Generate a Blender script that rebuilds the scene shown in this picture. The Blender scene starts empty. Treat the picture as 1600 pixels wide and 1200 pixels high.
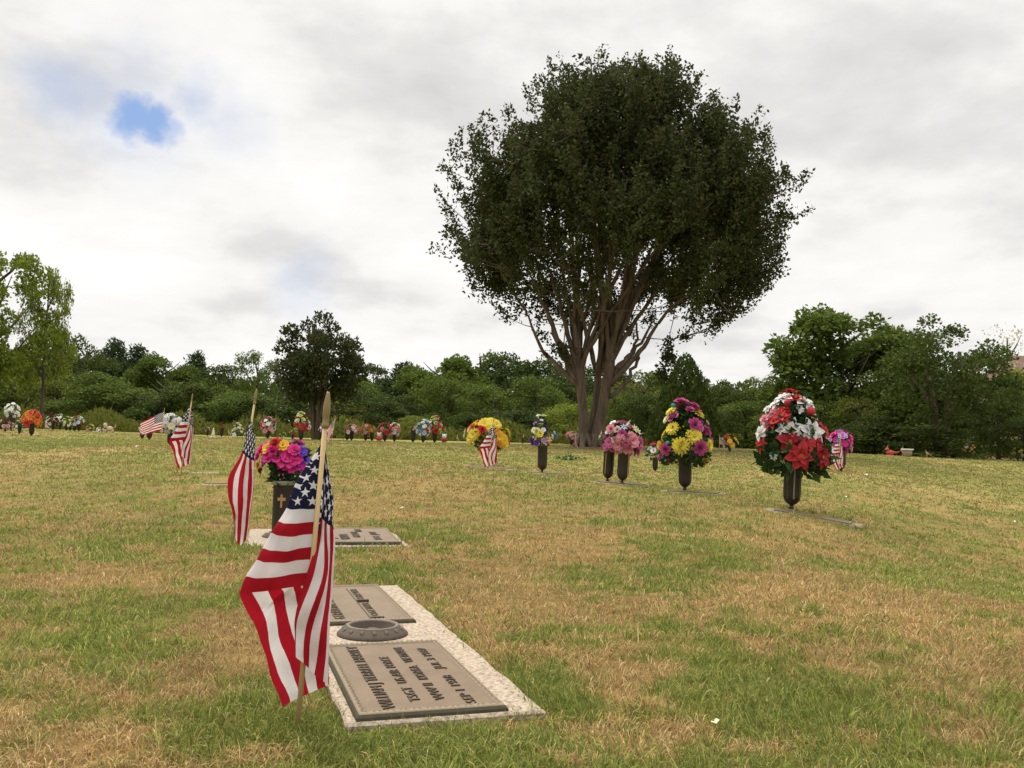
import bpy, math, random
import numpy as np
from mathutils import Vector, Matrix
random.seed(7); rng = np.random.default_rng(7)
R = math.radians
scene = bpy.context.scene
COL = scene.collection
PI = math.pi
# ------------------------------------------------------------------ camera model
EYE, FPX = 0.55, 1400.0
PITCH, ROLL = math.atan(90/1400.0), math.atan(0.026)
_f = Vector((0, math.cos(PITCH), math.sin(PITCH)))
_u0 = Vector((0, -math.sin(PITCH), math.cos(PITCH))); _r0 = Vector((1, 0, 0))
CR = (_r0*math.cos(ROLL) + _u0*math.sin(ROLL)); CU = (_u0*math.cos(ROLL) - _r0*math.sin(ROLL))
CAM = Vector((0, 0, EYE))
def ray(px, py):
    return _f + CR*((px-800)/FPX) + CU*((600-py)/FPX)
def at(px, py, d):
    v = ray(px, py); return CAM + v*(d/v.y)
def G(px, py, z=0.0):
    v = ray(px, py); return CAM + v*((z-EYE)/v.z)
def proj(p):
    q = Vector(p)-CAM; w = q.dot(_f); return (800+FPX*q.dot(CR)/w, 600-FPX*q.dot(CU)/w)

# ------------------------------------------------------------------ object helpers
def tag(o, label=None, cat=None, group=None, kind=None):
    if label: o['label'] = label
    if cat: o['category'] = cat
    if group: o['group'] = group
    if kind: o['kind'] = kind
    return o
def empty(name, loc, rz=0, label=None, cat=None, group=None):
    o = bpy.data.objects.new(name, None); COL.objects.link(o)
    o.location = loc; o.rotation_euler = (0, 0, rz); o.empty_display_size = .1
    return tag(o, label, cat, group)
def link(name, me, parent=None, loc=None):
    o = bpy.data.objects.new(name, me); COL.objects.link(o)
    if parent is not None: o.parent = parent
    if loc is not None: o.location = loc
    return o
class MB:
    def __init__(s): s.v = []; s.f = []; s.m = []; s.sm = []; s.uv = None
    def add(s, vs, fs, mat=0, smooth=False):
        b = len(s.v); s.v += [tuple(v) for v in vs]
        for f in fs: s.f.append(tuple(b+i for i in f)); s.m.append(mat); s.sm.append(smooth)
    def box(s, c, size, mat=0, rot=None, taper=0.0):
        hx, hy, hz = size[0]/2, size[1]/2, size[2]/2
        vs = []
        for z in (-1, 1):
            k = 1-taper if z > 0 else 1
            for x, y in ((-1, -1), (1, -1), (1, 1), (-1, 1)):
                p = Vector((x*hx*k, y*hy*k, z*hz))
                if rot: p = rot @ p
                vs.append(p+Vector(c))
        s.add(vs, [(3, 2, 1, 0), (4, 5, 6, 7), (0, 1, 5, 4), (1, 2, 6, 5), (2, 3, 7, 6), (3, 0, 4, 7)], mat)
    def tube(s, pts, rad, n=8, mat=0, cap=True):
        pts = [Vector(p) for p in pts]; b = len(s.v); k = len(pts)
        if not hasattr(rad, '__len__'): rad = [rad]*k
        ref = None
        for i, p in enumerate(pts):
            t = (pts[min(i+1, k-1)]-pts[max(i-1, 0)]).normalized()
            if ref is None: ref = t.orthogonal().normalized()
            ref = (ref - t*ref.dot(t)); ref = ref.normalized() if ref.length > 1e-6 else t.orthogonal().normalized()
            bi = t.cross(ref)
            for j in range(n):
                a = 2*PI*j/n; s.v.append(tuple(p+(ref*math.cos(a)+bi*math.sin(a))*rad[i]))
        for i in range(k-1):
            for j in range(n):
                j2 = (j+1) % n
                s.f.append((b+i*n+j, b+i*n+j2, b+(i+1)*n+j2, b+(i+1)*n+j)); s.m.append(mat); s.sm.append(True)
        if cap:
            s.f.append(tuple(b+j for j in range(n))[::-1]); s.m.append(mat); s.sm.append(False)
            s.f.append(tuple(b+(k-1)*n+j for j in range(n))); s.m.append(mat); s.sm.append(False)
    def lathe(s, prof, n=24, mat=0, c=(0, 0, 0), close=True):
        b = len(s.v); k = len(prof)
        for r, z in prof:
            for j in range(n):
                a = 2*PI*j/n; s.v.append((c[0]+r*math.cos(a), c[1]+r*math.sin(a), c[2]+z))
        for i in range(k-1):
            for j in range(n):
                j2 = (j+1) % n
                s.f.append((b+i*n+j, b+i*n+j2, b+(i+1)*n+j2, b+(i+1)*n+j)); s.m.append(mat); s.sm.append(True)
        if close:
            s.f.append(tuple(b+j for j in range(n))[::-1]); s.m.append(mat); s.sm.append(False)
            s.f.append(tuple(b+(k-1)*n+j for j in range(n))); s.m.append(mat); s.sm.append(False)
    def blob(s, c, r, mat=0, n=8, m=6, sc=(1, 1, 1)):
        b = len(s.v); c = Vector(c)
        s.v.append(tuple(c+Vector((0, 0, -r*sc[2]))))
        for i in range(1, m):
            t = PI*i/m
            for j in range(n):
                a = 2*PI*j/n
                s.v.append(tuple(c+Vector((r*sc[0]*math.sin(t)*math.cos(a), r*sc[1]*math.sin(t)*math.sin(a), -r*sc[2]*math.cos(t)))))
        s.v.append(tuple(c+Vector((0, 0, r*sc[2])))); e = len(s.v)-1
        for j in range(n):
            j2 = (j+1) % n
            s.f.append((b, b+1+j2, b+1+j)); s.m.append(mat); s.sm.append(True)
            for i in range(m-2):
                q = b+1+i*n
                s.f.append((q+j, q+j2, q+n+j2, q+n+j)); s.m.append(mat); s.sm.append(True)
            q = b+1+(m-2)*n
            s.f.append((q+j, q+j2, e)); s.m.append(mat); s.sm.append(True)
    def mesh(s, name, mats):
        me = bpy.data.meshes.new(name); me.from_pydata(s.v, [], s.f)
        for m in (mats if isinstance(mats, (list, tuple)) else [mats]): me.materials.append(m)
        me.polygons.foreach_set('material_index', s.m); me.polygons.foreach_set('use_smooth', s.sm)
        me.update(); return me
    def obj(s, name, mats, parent=None, loc=None): return link(name, s.mesh(name, mats), parent, loc)

def np_mesh(name, verts, faces, mats, smooth=False, color=None, mat_idx=None):
    """verts (N,3), faces (M,k)"""
    me = bpy.data.meshes.new(name)
    N, (M, k) = len(verts), faces.shape
    me.vertices.add(N); me.vertices.foreach_set('co', np.ascontiguousarray(verts, dtype=np.float32).ravel())
    me.loops.add(M*k); me.loops.foreach_set('vertex_index', np.ascontiguousarray(faces, dtype=np.int32).ravel())
    me.polygons.add(M); me.polygons.foreach_set('loop_start', np.arange(0, M*k, k, dtype=np.int32))
    me.polygons.foreach_set('use_smooth', np.full(M, smooth, dtype=bool))
    for m in (mats if isinstance(mats, (list, tuple)) else [mats]): me.materials.append(m)
    if mat_idx is not None: me.polygons.foreach_set('material_index', np.ascontiguousarray(mat_idx, dtype=np.int32))
    me.update(calc_edges=True)
    if color is not None:
        a = me.attributes.new('col', 'FLOAT_COLOR', 'POINT')
        c = np.ones((N, 4), dtype=np.float32); c[:, :3] = color
        a.data.foreach_set('color', c.ravel())
    me.validate(clean_customdata=False)
    return me

# ------------------------------------------------------------------ materials
def newmat(name):
    m = bpy.data.materials.new(name); m.use_nodes = True
    nt = m.node_tree; nt.nodes.clear()
    out = nt.nodes.new('ShaderNodeOutputMaterial')
    return m, nt, out
def nd(nt, t, **kw):
    n = nt.nodes.new(t)
    for k, v in kw.items(): setattr(n, k, v)
    return n
def mth(nt, op, a, b=None, c=None):
    n = nt.nodes.new('ShaderNodeMath'); n.operation = op
    for i, x in enumerate((a, b, c)):
        if x is None: continue
        if isinstance(x, (int, float)): n.inputs[i].default_value = x
        else: nt.links.new(x, n.inputs[i])
    return n.outputs[0]
def ramp(nt, fac, stops):
    n = nt.nodes.new('ShaderNodeValToRGB'); nt.links.new(fac, n.inputs[0])
    e = n.color_ramp.elements
    while len(e) < len(stops): e.new(0.5)
    for i, (p, c) in enumerate(stops): e[i].position = p; e[i].color = (*c, 1)
    return n.outputs[0]
def mixc(nt, fac, a, b, mode='MIX'):
    n = nt.nodes.new('ShaderNodeMix'); n.data_type = 'RGBA'; n.blend_type = mode
    for sock, x in ((n.inputs[0], fac), (n.inputs[6], a), (n.inputs[7], b)):
        if isinstance(x, (int, float)): sock.default_value = x
        elif isinstance(x, tuple): sock.default_value = (*x, 1)
        else: nt.links.new(x, sock)
    return n.outputs[2]
def noise(nt, scale, detail=4, rough=.55, vec=None, dist=0.0):
    n = nt.nodes.new('ShaderNodeTexNoise'); n.inputs['Scale'].default_value = scale
    n.inputs['Detail'].default_value = detail; n.inputs['Roughness'].default_value = rough
    n.inputs['Distortion'].default_value = dist
    if vec is not None: nt.links.new(vec, n.inputs['Vector'])
    return n.outputs[0]
def bsdf(nt, out, base, rough=.7, metal=0.0, spec=.3, bump=None, bs=.3, bd=.01, transl=0.0):
    p = nt.nodes.new('ShaderNodeBsdfPrincipled')
    if isinstance(base, tuple): p.inputs['Base Color'].default_value = (*base, 1)
    else: nt.links.new(base, p.inputs['Base Color'])
    if isinstance(rough, float): p.inputs['Roughness'].default_value = rough
    else: nt.links.new(rough, p.inputs['Roughness'])
    p.inputs['Metallic'].default_value = metal; p.inputs['Specular IOR Level'].default_value = spec
    if bump is not None:
        b = nt.nodes.new('ShaderNodeBump'); b.inputs['Strength'].default_value = bs; b.inputs['Distance'].default_value = bd
        nt.links.new(bump, b.inputs['Height']); nt.links.new(b.outputs[0], p.inputs['Normal'])
    sh = p.outputs[0]
    if transl > 0:
        t = nt.nodes.new('ShaderNodeBsdfTranslucent')
        if isinstance(base, tuple): t.inputs[0].default_value = (*base, 1)
        else: nt.links.new(base, t.inputs[0])
        mx = nt.nodes.new('ShaderNodeMixShader'); mx.inputs[0].default_value = transl
        nt.links.new(p.outputs[0], mx.inputs[1]); nt.links.new(t.outputs[0], mx.inputs[2]); sh = mx.outputs[0]
    nt.links.new(sh, out.inputs[0])
def tc(nt, o='Object'): return nd(nt, 'ShaderNodeTexCoord').outputs[o]

def leaf_mat(name, dark, mid, light, transl=.25, accent=None, rough=.55):
    m, nt, out = newmat(name)
    g = nd(nt, 'ShaderNodeNewGeometry').outputs['Random Per Island']
    c = ramp(nt, g, [(0, dark), (.5, mid), (1, light)])
    if accent:
        c = mixc(nt, mth(nt, 'GREATER_THAN', mth(nt, 'FRACT', mth(nt, 'MULTIPLY', g, 37.7)), 1-accent[1]), c, accent[0])
    oi = nd(nt, 'ShaderNodeObjectInfo').outputs['Random']
    c = mixc(nt, mth(nt, 'MULTIPLY', oi, .4), c, (light[0]*1.15, light[1]*1.02, light[2]*.8))
    n = noise(nt, 1.1, 3, .6, tc(nt))
    c = mixc(nt, mth(nt, 'MULTIPLY', mth(nt, 'SUBTRACT', n, .35), .9), c, light)
    bsdf(nt, out, c, .7, 0, .08, transl=transl)
    return m
M = {}
M['crape'] = leaf_mat('crape_leaf', (.022, .031, .013), (.040, .055, .020), (.066, .084, .028), .26, ((.080, .045, .02), .12))
M['wood_green'] = leaf_mat('wood_leaf', (.050, .078, .016), (.085, .125, .022), (.130, .180, .034), .3)
M['wood_dark'] = leaf_mat('dark_wood_leaf', (.030, .050, .014), (.052, .080, .020), (.082, .118, .028), .25)
M['wood_light'] = leaf_mat('light_wood_leaf', (.095, .13, .018), (.155, .205, .028), (.22, .27, .045), .4)
M['pine'] = leaf_mat('pine_needles', (.024, .042, .020), (.040, .064, .026), (.060, .090, .036), .15)
M['olive'] = leaf_mat('olive_leaf', (.065, .085, .016), (.105, .125, .024), (.15, .165, .038), .3)
M['pale'] = leaf_mat('overexposed_leaf', (.30, .32, .18), (.42, .42, .28), (.55, .54, .42), .4)  # overexposure painted in as a washed-out leaf colour
def m_bark(name, a, b, sc=9):
    m, nt, out = newmat(name)
    mp = nd(nt, 'ShaderNodeMapping'); nt.links.new(tc(nt), mp.inputs[0]); mp.inputs['Scale'].default_value = (1, 1, .22)
    n = noise(nt, sc, 6, .65, mp.outputs[0], .6)
    bsdf(nt, out, ramp(nt, n, [(.3, a), (.7, b)]), .85, 0, .15, n, .6, .03); return m
M['bark'] = m_bark('smooth_crape_bark', (.055, .043, .031), (.20, .152, .108), 7)
M['bark_dark'] = m_bark('dark_bark', (.05, .04, .03), (.14, .11, .085))
def simple(name, col, rough=.6, metal=0.0, spec=.3, var=.25, sc=30, bs=.2, bd=.002, transl=0.0):
    m, nt, out = newmat(name)
    n = noise(nt, sc, 4, .6, tc(nt))
    c = mixc(nt, n, tuple(x*(1-var) for x in col), tuple(min(1, x*(1+var)) for x in col))
    bsdf(nt, out, c, rough, metal, spec, n, bs, bd, transl); return m
M['vase'] = simple('dark_bronze', (.035, .028, .021), .5, .35, .4, .45, 60, .3, .001)
M['vase_gold'] = simple('polished_bronze', (.42, .26, .12), .4, .5, .5, .2)
M['vase_grey'] = simple('weathered_bronze_rim', (.26, .25, .17), .6, .2, .3, .3)
M['pole'] = simple('pale_wooden_dowel', (.50, .35, .17), .6, 0, .3, .15, 40)
M['tip'] = simple('gold_painted_spear', (.24, .17, .065), .42, .3, .5, .15, 40)
M['leaf_plastic'] = leaf_mat('silk_leaf', (.010, .030, .010), (.020, .055, .018), (.045, .09, .03), .15)
M['stem'] = simple('plastic_stem', (.03, .07, .025), .5)
M['white_stone'] = simple('white_stone', (.62, .60, .55), .7)
M['terracotta_red'] = simple('red_paint', (.42, .07, .045), .5)
M['tan'] = simple('tan_resin', (.48, .36, .24), .6)
M['brick'] = None
def m_bronze_plaque():
    m, nt, out = newmat('bronze_plaque')
    t = tc(nt)
    n = noise(nt, 9, 5, .6, t); n2 = noise(nt, 450, 3, .6, t); n3 = noise(nt, 45, 4, .7, t)
    c = ramp(nt, n, [(.3, (.145, .103, .064)), (.7, (.195, .140, .088))])
    c = mixc(nt, mth(nt, 'MULTIPLY', mth(nt, 'GREATER_THAN', n3, .66), .35), c, (.34, .27, .19))
    bsdf(nt, out, c, .55, .25, .35, n2, .5, .0012); return m
M['bronze'] = m_bronze_plaque()
M['bronze_border'] = simple('worn_bronze_border', (.22, .172, .112), .55, .2, .35, .35, 220, .6, .0015)
M['bronze_letter'] = simple('dark_bronze_letters', (.075, .052, .034), .5, .35, .4, .3, 200)
M['bronze_edge'] = simple('dark_bronze_side', (.06, .052, .034), .8, .0, .15, .35, 80)
M['ring_bronze'] = simple('weathered_ring', (.085, .066, .050), .75, .0, .2, .35, 90, .4, .001)
M['ring_star'] = simple('raised_star', (.17, .135, .105), .6, .0, .3, .2, 90)
def m_granite(name, base, speck, k=.5):
    m, nt, out = newmat(name)
    t = tc(nt)
    v = nd(nt, 'ShaderNodeTexVoronoi'); v.inputs['Scale'].default_value = 130; nt.links.new(t, v.inputs[0])
    n = noise(nt, 90, 5, .7, t); n2 = noise(nt, 5, 4, .6, t)
    c = ramp(nt, n, [(.36, speck), (.5, base), (.72, tuple(min(1, x*1.3) for x in base))])
    hsv = nd(nt, 'ShaderNodeSeparateColor'); nt.links.new(v.outputs['Color'], hsv.inputs[0])
    c = mixc(nt, mth(nt, 'MULTIPLY', mth(nt, 'GREATER_THAN', hsv.outputs[0], .8), k), c, speck)
    c = mixc(nt, mth(nt, 'MULTIPLY', mth(nt, 'SUBTRACT', n2, .45), 1.2), c, tuple(x*.72 for x in base))
    bsdf(nt, out, c, .75, 0, .25, n, .5, .003); return m
M['granite'] = m_granite('pale_granite', (.37, .30, .225), (.15, .115, .085))
M['granite_far'] = m_granite('weathered_granite', (.30, .255, .16), (.19, .155, .10), .3)

def m_flag():
    m, nt, out = newmat('flag_cloth')
    uv = nd(nt, 'ShaderNodeUVMap').outputs[0]
    s = nd(nt, 'ShaderNodeSeparateXYZ'); nt.links.new(uv, s.inputs[0]); u, v = s.outputs[0], s.outputs[1]
    L = lambda op, a, b=None: mth(nt, op, a, b)
    st = L('MODULO', L('FLOOR', L('MULTIPLY', L('SUBTRACT', 1.0, v), 12.9999)), 2.0)   # 0 red 1 white
    c = mixc(nt, st, (.40, .010, .022), (.80, .77, .76))
    cant = L('MULTIPLY', L('LESS_THAN', u, .4), L('GREATER_THAN', v, 6/13))
    X = L('MULTIPLY', u, 30.0); Y = L('MULTIPLY', L('SUBTRACT', v, 6/13), 10*13/7)
    def star(off):
        a = L('SUBTRACT', L('FLOORED_MODULO', L('ADD', X, off), 2.0), 1.0)
        b = L('SUBTRACT', L('FLOORED_MODULO', L('ADD', Y, off), 2.0), 1.0)
        r = L('SQRT', L('ADD', L('MULTIPLY', a, a), L('MULTIPLY', b, b)))
        th = L('ABSOLUTE', L('SUBTRACT', L('FLOORED_MODULO', L('ADD', L('ARCTAN2', a, b), PI/5), 2*PI/5), PI/5))
        RR = .70; ri = RR*.40; nx = ri*math.sin(PI/5); ny = RR-ri*math.cos(PI/5)
        e = L('ADD', L('MULTIPLY', L('MULTIPLY', r, L('COSINE', th)), nx), L('MULTIPLY', L('MULTIPLY', r, L('SINE', th)), ny))
        return L('LESS_THAN', e, RR*nx)
    A = star(0.0); B = star(1.0)
    inb = L('MULTIPLY', L('MULTIPLY', L('GREATER_THAN', X, 1.0), L('LESS_THAN', X, 11.0)), L('MULTIPLY', L('GREATER_THAN', Y, 1.0), L('LESS_THAN', Y, 9.0)))
    S = L('MAXIMUM', A, L('MULTIPLY', B, inb))
    cc = mixc(nt, S, (.012, .014, .045), (.80, .78, .78))
    c = mixc(nt, cant, c, cc)
    w = nd(nt, 'ShaderNodeTexWave'); w.inputs['Scale'].default_value = 90; nt.links.new(uv, w.inputs[0])
    bsdf(nt, out, c, .75, 0, .15, w.outputs[1], .12, .0004, transl=.38); return m
M['flag'] = m_flag()
PETAL = dict(red=(.52, .035, .045), crimson=(.36, .02, .035), white=(.78, .77, .70), cream=(.74, .66, .42), yellow=(.80, .58, .07), gold=(.75, .42, .03),
             orange=(.72, .17, .03), peach=(.78, .45, .22), pink=(.74, .27, .33), hotpink=(.62, .03, .22), magenta=(.52, .03, .30), mauve=(.50, .13, .26),
             rose=(.42, .06, .20), purple=(.13, .03, .30), lilac=(.42, .24, .52), blue=(.05, .16, .50), paleblue=(.45, .58, .72), teal=(.02, .30, .28),
             maroon=(.14, .02, .03), lime=(.50, .58, .14), palepink=(.74, .50, .47), centre=(.62, .40, .05), darkcentre=(.20, .08, .02), violet=(.10, .04, .42))
_pm = {}
def petal(c):
    if c not in _pm:
        col = PETAL[c]; m, nt, out = newmat('petal_'+c)
        n = noise(nt, 3.5, 3, .6, tc(nt)); g = nd(nt, 'ShaderNodeNewGeometry').outputs['Random Per Island']
        k = mixc(nt, n, tuple(x*.72 for x in col), tuple(min(.85, x*1.28) for x in col))
        k = mixc(nt, mth(nt, 'MULTIPLY', g, .35), k, tuple(min(.85, x*1.25+.05) for x in col))
        bsdf(nt, out, k, .65, 0, .2, transl=.25); _pm[c] = m
    return _pm[c]

# ------------------------------------------------------------------ terrain
CTRL = [(465, 1133, None, 0), (1500, 1190, None, 0), (0, 1190, None, 0), (800, 1190, None, 0)]
_pts = []
for X in (-2.4, -1.2, 0, 1.2, 2.4):
    for Y in (.5, 1.2, 1.8, 2.6, 3.3):
        if abs(X) < Y*1.1+.6: _pts.append((X, Y, 0.0))
for px, py, d in ((433, 841, 4.9), (362, 854, 4.2), (1240, 798, 7.46), (1070, 768, 8.9), (972, 757, 9.7), (950, 753, 9.9), (847, 740, 12), (287, 738, 8.4),
                  (762, 734, 12), (935, 698, 25), (1312, 738, 13.5), (248, 697, 15), (47, 681, 26), (170, 676, 33), (10, 672, 30), (600, 690, 33), (418, 686, 31), (662, 692, 32),
                  (0, 668, 46), (350, 681, 46), (700, 689, 46), (1000, 697, 46), (1300, 705, 46), (1600, 718, 46), (1514, 716, 36), (1418, 713, 34), (1600, 745, 20), (1600, 900, 6), (100, 760, 8), (1130, 706, 22), (620, 850, 4.6),
                  (-300, 660, 46), (1900, 730, 46), (895, 719, 17), (1180, 715, 19)):
    p = at(px, py, d); _pts.append(tuple(p))
_pts = np.array(_pts)
DMAX = 48.0
def _feat(X, Y):
    Yc = np.clip(Y, .5, DMAX); b = np.log(Yc+2.5)
    a = np.clip(X/(Yc+1.0), -1.1, 1.1)
    return a*1.6, b
def _tps_fit():
    fx, fy = _feat(_pts[:, 0], _pts[:, 1]); n = len(fx)
    r2 = (fx[:, None]-fx)**2+(fy[:, None]-fy)**2
    K = np.where(r2 > 0, .5*r2*np.log(r2+1e-12), 0)+np.eye(n)*2e-4
    P = np.stack([np.ones(n), fx, fy], 1)
    A = np.block([[K, P], [P.T, np.zeros((3, 3))]])
    w = np.linalg.solve(A, np.concatenate([_pts[:, 2], np.zeros(3)]))
    return fx, fy, w
_fx, _fy, _w = _tps_fit()
def ground_np(X, Y):
    X = np.asarray(X, float); Y = np.asarray(Y, float); shp = X.shape
    a, b = _feat(X.ravel(), Y.ravel()); out = np.empty(len(a))
    for i in range(0, len(a), 40000):
        aa, bb = a[i:i+40000], b[i:i+40000]
        r2 = (aa[:, None]-_fx)**2+(bb[:, None]-_fy)**2
        out[i:i+40000] = (.5*r2*np.log(r2+1e-12)) @ _w[:-3] + _w[-3]+_w[-2]*aa+_w[-1]*bb
    return out.reshape(shp)
def gz(x, y): return float(ground_np([x], [y])[0])
def gp(px, py, d):
    p = at(px, py, d); return Vector((p.x, p.y, gz(p.x, p.y)))
# value noise
_tab = rng.random((512, 512))
def vnoise(x, y, sc, seed=0):
    x = x*sc+seed*17.3; y = y*sc+seed*9.1
    xi = np.floor(x).astype(int); yi = np.floor(y).astype(int); fx = x-xi; fy = y-yi
    fx = fx*fx*(3-2*fx); fy = fy*fy*(3-2*fy)
    g = lambda i, j: _tab[i % 512, j % 512]
    return (g(xi, yi)*(1-fx)+g(xi+1, yi)*fx)*(1-fy)+(g(xi, yi+1)*(1-fx)+g(xi+1, yi+1)*fx)*fy
def fbm(x, y, sc, oc=4, seed=0, gain=.5):
    s = 0; a = 1; t = 0
    for i in range(oc):
        s = s+a*vnoise(x, y, sc*2**i, seed+i*3.7); t += a; a *= gain
    return s/t
BLOBS = []   # px, py, rx(px), ry(px), strength (+ green, - dry)
for px, py, rx, ry, s in ((160, 1000, 150, 65, .55), (60, 1130, 80, 50, .35), (900, 1110, 110, 45, .6), (830, 1020, 90, 45, .35), (590, 893, 90, 16, .5), (640, 1160, 200, 16, .45),
                          (1100, 1010, 180, 45, .35), (1220, 1080, 120, 40, .3), (300, 880, 70, 25, .35), (700, 845, 90, 25, .35), (560, 1110, 50, 30, .4), (430, 1100, 60, 40, .25),
                          (200, 850, 130, 22, .35), (1050, 870, 90, 22, .3), (1400, 1190, 150, 30, .3), (1530, 890, 120, 40, .2), (60, 940, 80, 30, .25), (340, 940, 60, 30, .15),
                          (780, 930, 110, 45, -.55), (960, 1080, 60, 60, -.5), (1250, 930, 170, 35, -.4), (120, 1070, 120, 30, -.55), (330, 1040, 90, 70, -.5), (150, 900, 160, 30, -.5),
                          (650, 790, 130, 25, -.45), (1000, 1160, 130, 45, -.45), (1450, 980, 120, 60, -.35), (1300, 830, 160, 22, -.25), (860, 860, 120, 22, -.4), (60, 740, 140, 28, -.35), (1500, 1130, 140, 50, -.3)):
    c = G(px, py); cx = G(px+rx, py); cy = G(px, py-ry)
    BLOBS.append((c.x, c.y, abs(cx.x-c.x)*.85, abs(cy.y-c.y)*.85, s*1.15))
def green(X, Y):
    g = .44+(fbm(X, Y, 2.6, 5, 1, .68)-.5)*1.9+(fbm(X, Y, 11.0, 3, 5)-.5)*1.7
    D = np.maximum(Y, .5)
    far = np.clip((D-5)/12, 0, 1)
    g2 = .58+(fbm(X, Y*.8, .6, 5, 9, .65)-.5)*1.6+(fbm(X, Y, 3.0, 3, 3)-.5)*1.2
    g = g*(1-far)+g2*far
    for bx, by, sx, sy, s in BLOBS:
        g = g+s*np.exp(-(((X-bx)/sx)**2+((Y-by)/sy)**2))
    return np.clip(g, 0, 1)
def mulch(X, Y):
    """bare earth round the big tree and a strip to its right"""
    c = at(935, 698, 25)
    m = 1.25*np.exp(-(((X-c.x-1.4)/3.6)**2+((Y-c.y+1.6)/2.6)**2)*1.2)
    c2 = at(1160, 706, 24); m = np.maximum(m, .8*np.exp(-(((X-c2.x)/1.8)**2+((Y-c2.y)/1.2)**2)))
    return np.clip((m+(fbm(X, Y, 1.3, 3, 20)-.5)*.5-.35)*2.5, 0, 1)
STRAW = np.array((.43, .315, .135)); THATCH = np.array((.20, .135, .056)); GREEN = np.array((.12, .145, .030)); YG = np.array((.210, .222, .066)); EARTH = np.array((.15, .095, .055))
def ground_colour(X, Y):
    g = green(X, Y)[..., None]; far = np.clip((np.maximum(Y, 0)-3.0)/9, 0, 1)[..., None]
    near = (THATCH*(1-g)+GREEN*.75*g); n = fbm(X, Y, 14, 3, 30)[..., None]
    near = near*(.7+.6*n)
    f = (STRAW*.72+YG*.1)*(1-g)+YG*.95*g; f = f*(.85+.3*fbm(X, Y, 3, 3, 31)[..., None])
    c = near*(1-far)+f*far
    m = mulch(X, Y)[..., None]; return c*(1-m)+EARTH*m

def build_ground():
    def axis(lo, hi, n, k):
        t = np.linspace(math.asinh(lo*k), math.asinh(hi*k), n); return np.sinh(t)/k
    xs = axis(-260, 260, 420, 1.1); ys = axis(-30, 430, 430, .55)
    X, Y = np.meshgrid(xs, ys)
    Z = ground_np(X, Y)+(fbm(X, Y, 3.0, 3, 2)-.5)*.012*np.exp(-((Y-2)/6)**2) - .003
    V = np.stack([X, Y, Z], -1).reshape(-1, 3); nx, ny = len(xs), len(ys)
    i = (np.arange(ny-1)[:, None]*nx+np.arange(nx-1)).ravel()
    F = np.stack([i, i+1, i+nx+1, i+nx], 1)
    m, nt, out = newmat('turf')
    a = nd(nt, 'ShaderNodeAttribute', attribute_name='col').outputs['Color']
    pos = nd(nt, 'ShaderNodeNewGeometry').outputs['Position']
    n1 = noise(nt, 35, 6, .7, pos); n2 = noise(nt, 4.5, 5, .7, pos); n3 = noise(nt, 160, 3, .7, pos)
    mp = nd(nt, 'ShaderNodeMapping'); nt.links.new(pos, mp.inputs[0]); mp.inputs['Scale'].default_value = (.5, 1.3, 1)
    n4 = noise(nt, 1.2, 5, .65, mp.outputs[0])
    c = mixc(nt, 1.0, a, ramp(nt, n1, [(.25, (.55, .52, .5)), (.55, (1, 1, 1)), (.8, (1.35, 1.3, 1.2))]), 'MULTIPLY')
    c = mixc(nt, 1.0, c, ramp(nt, n2, [(.25, (.72, .75, .7)), (.5, (1, 1, 1)), (.75, (1.25, 1.2, 1.15))]), 'MULTIPLY')
    c = mixc(nt, 1.0, c, ramp(nt, n4, [(.3, (.85, .9, .85)), (.7, (1.15, 1.08, 1.0))]), 'MULTIPLY')
    h = mth(nt, 'ADD', mth(nt, 'MULTIPLY', n1, .7), mth(nt, 'ADD', n2, mth(nt, 'MULTIPLY', n3, .2)))
    bsdf(nt, out, c, .95, 0, .05, h, .7, .03)
    me = np_mesh('ground', V, F, m, True, ground_colour(X, Y).reshape(-1, 3))
    tag(link('ground', me), kind='structure')
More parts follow.
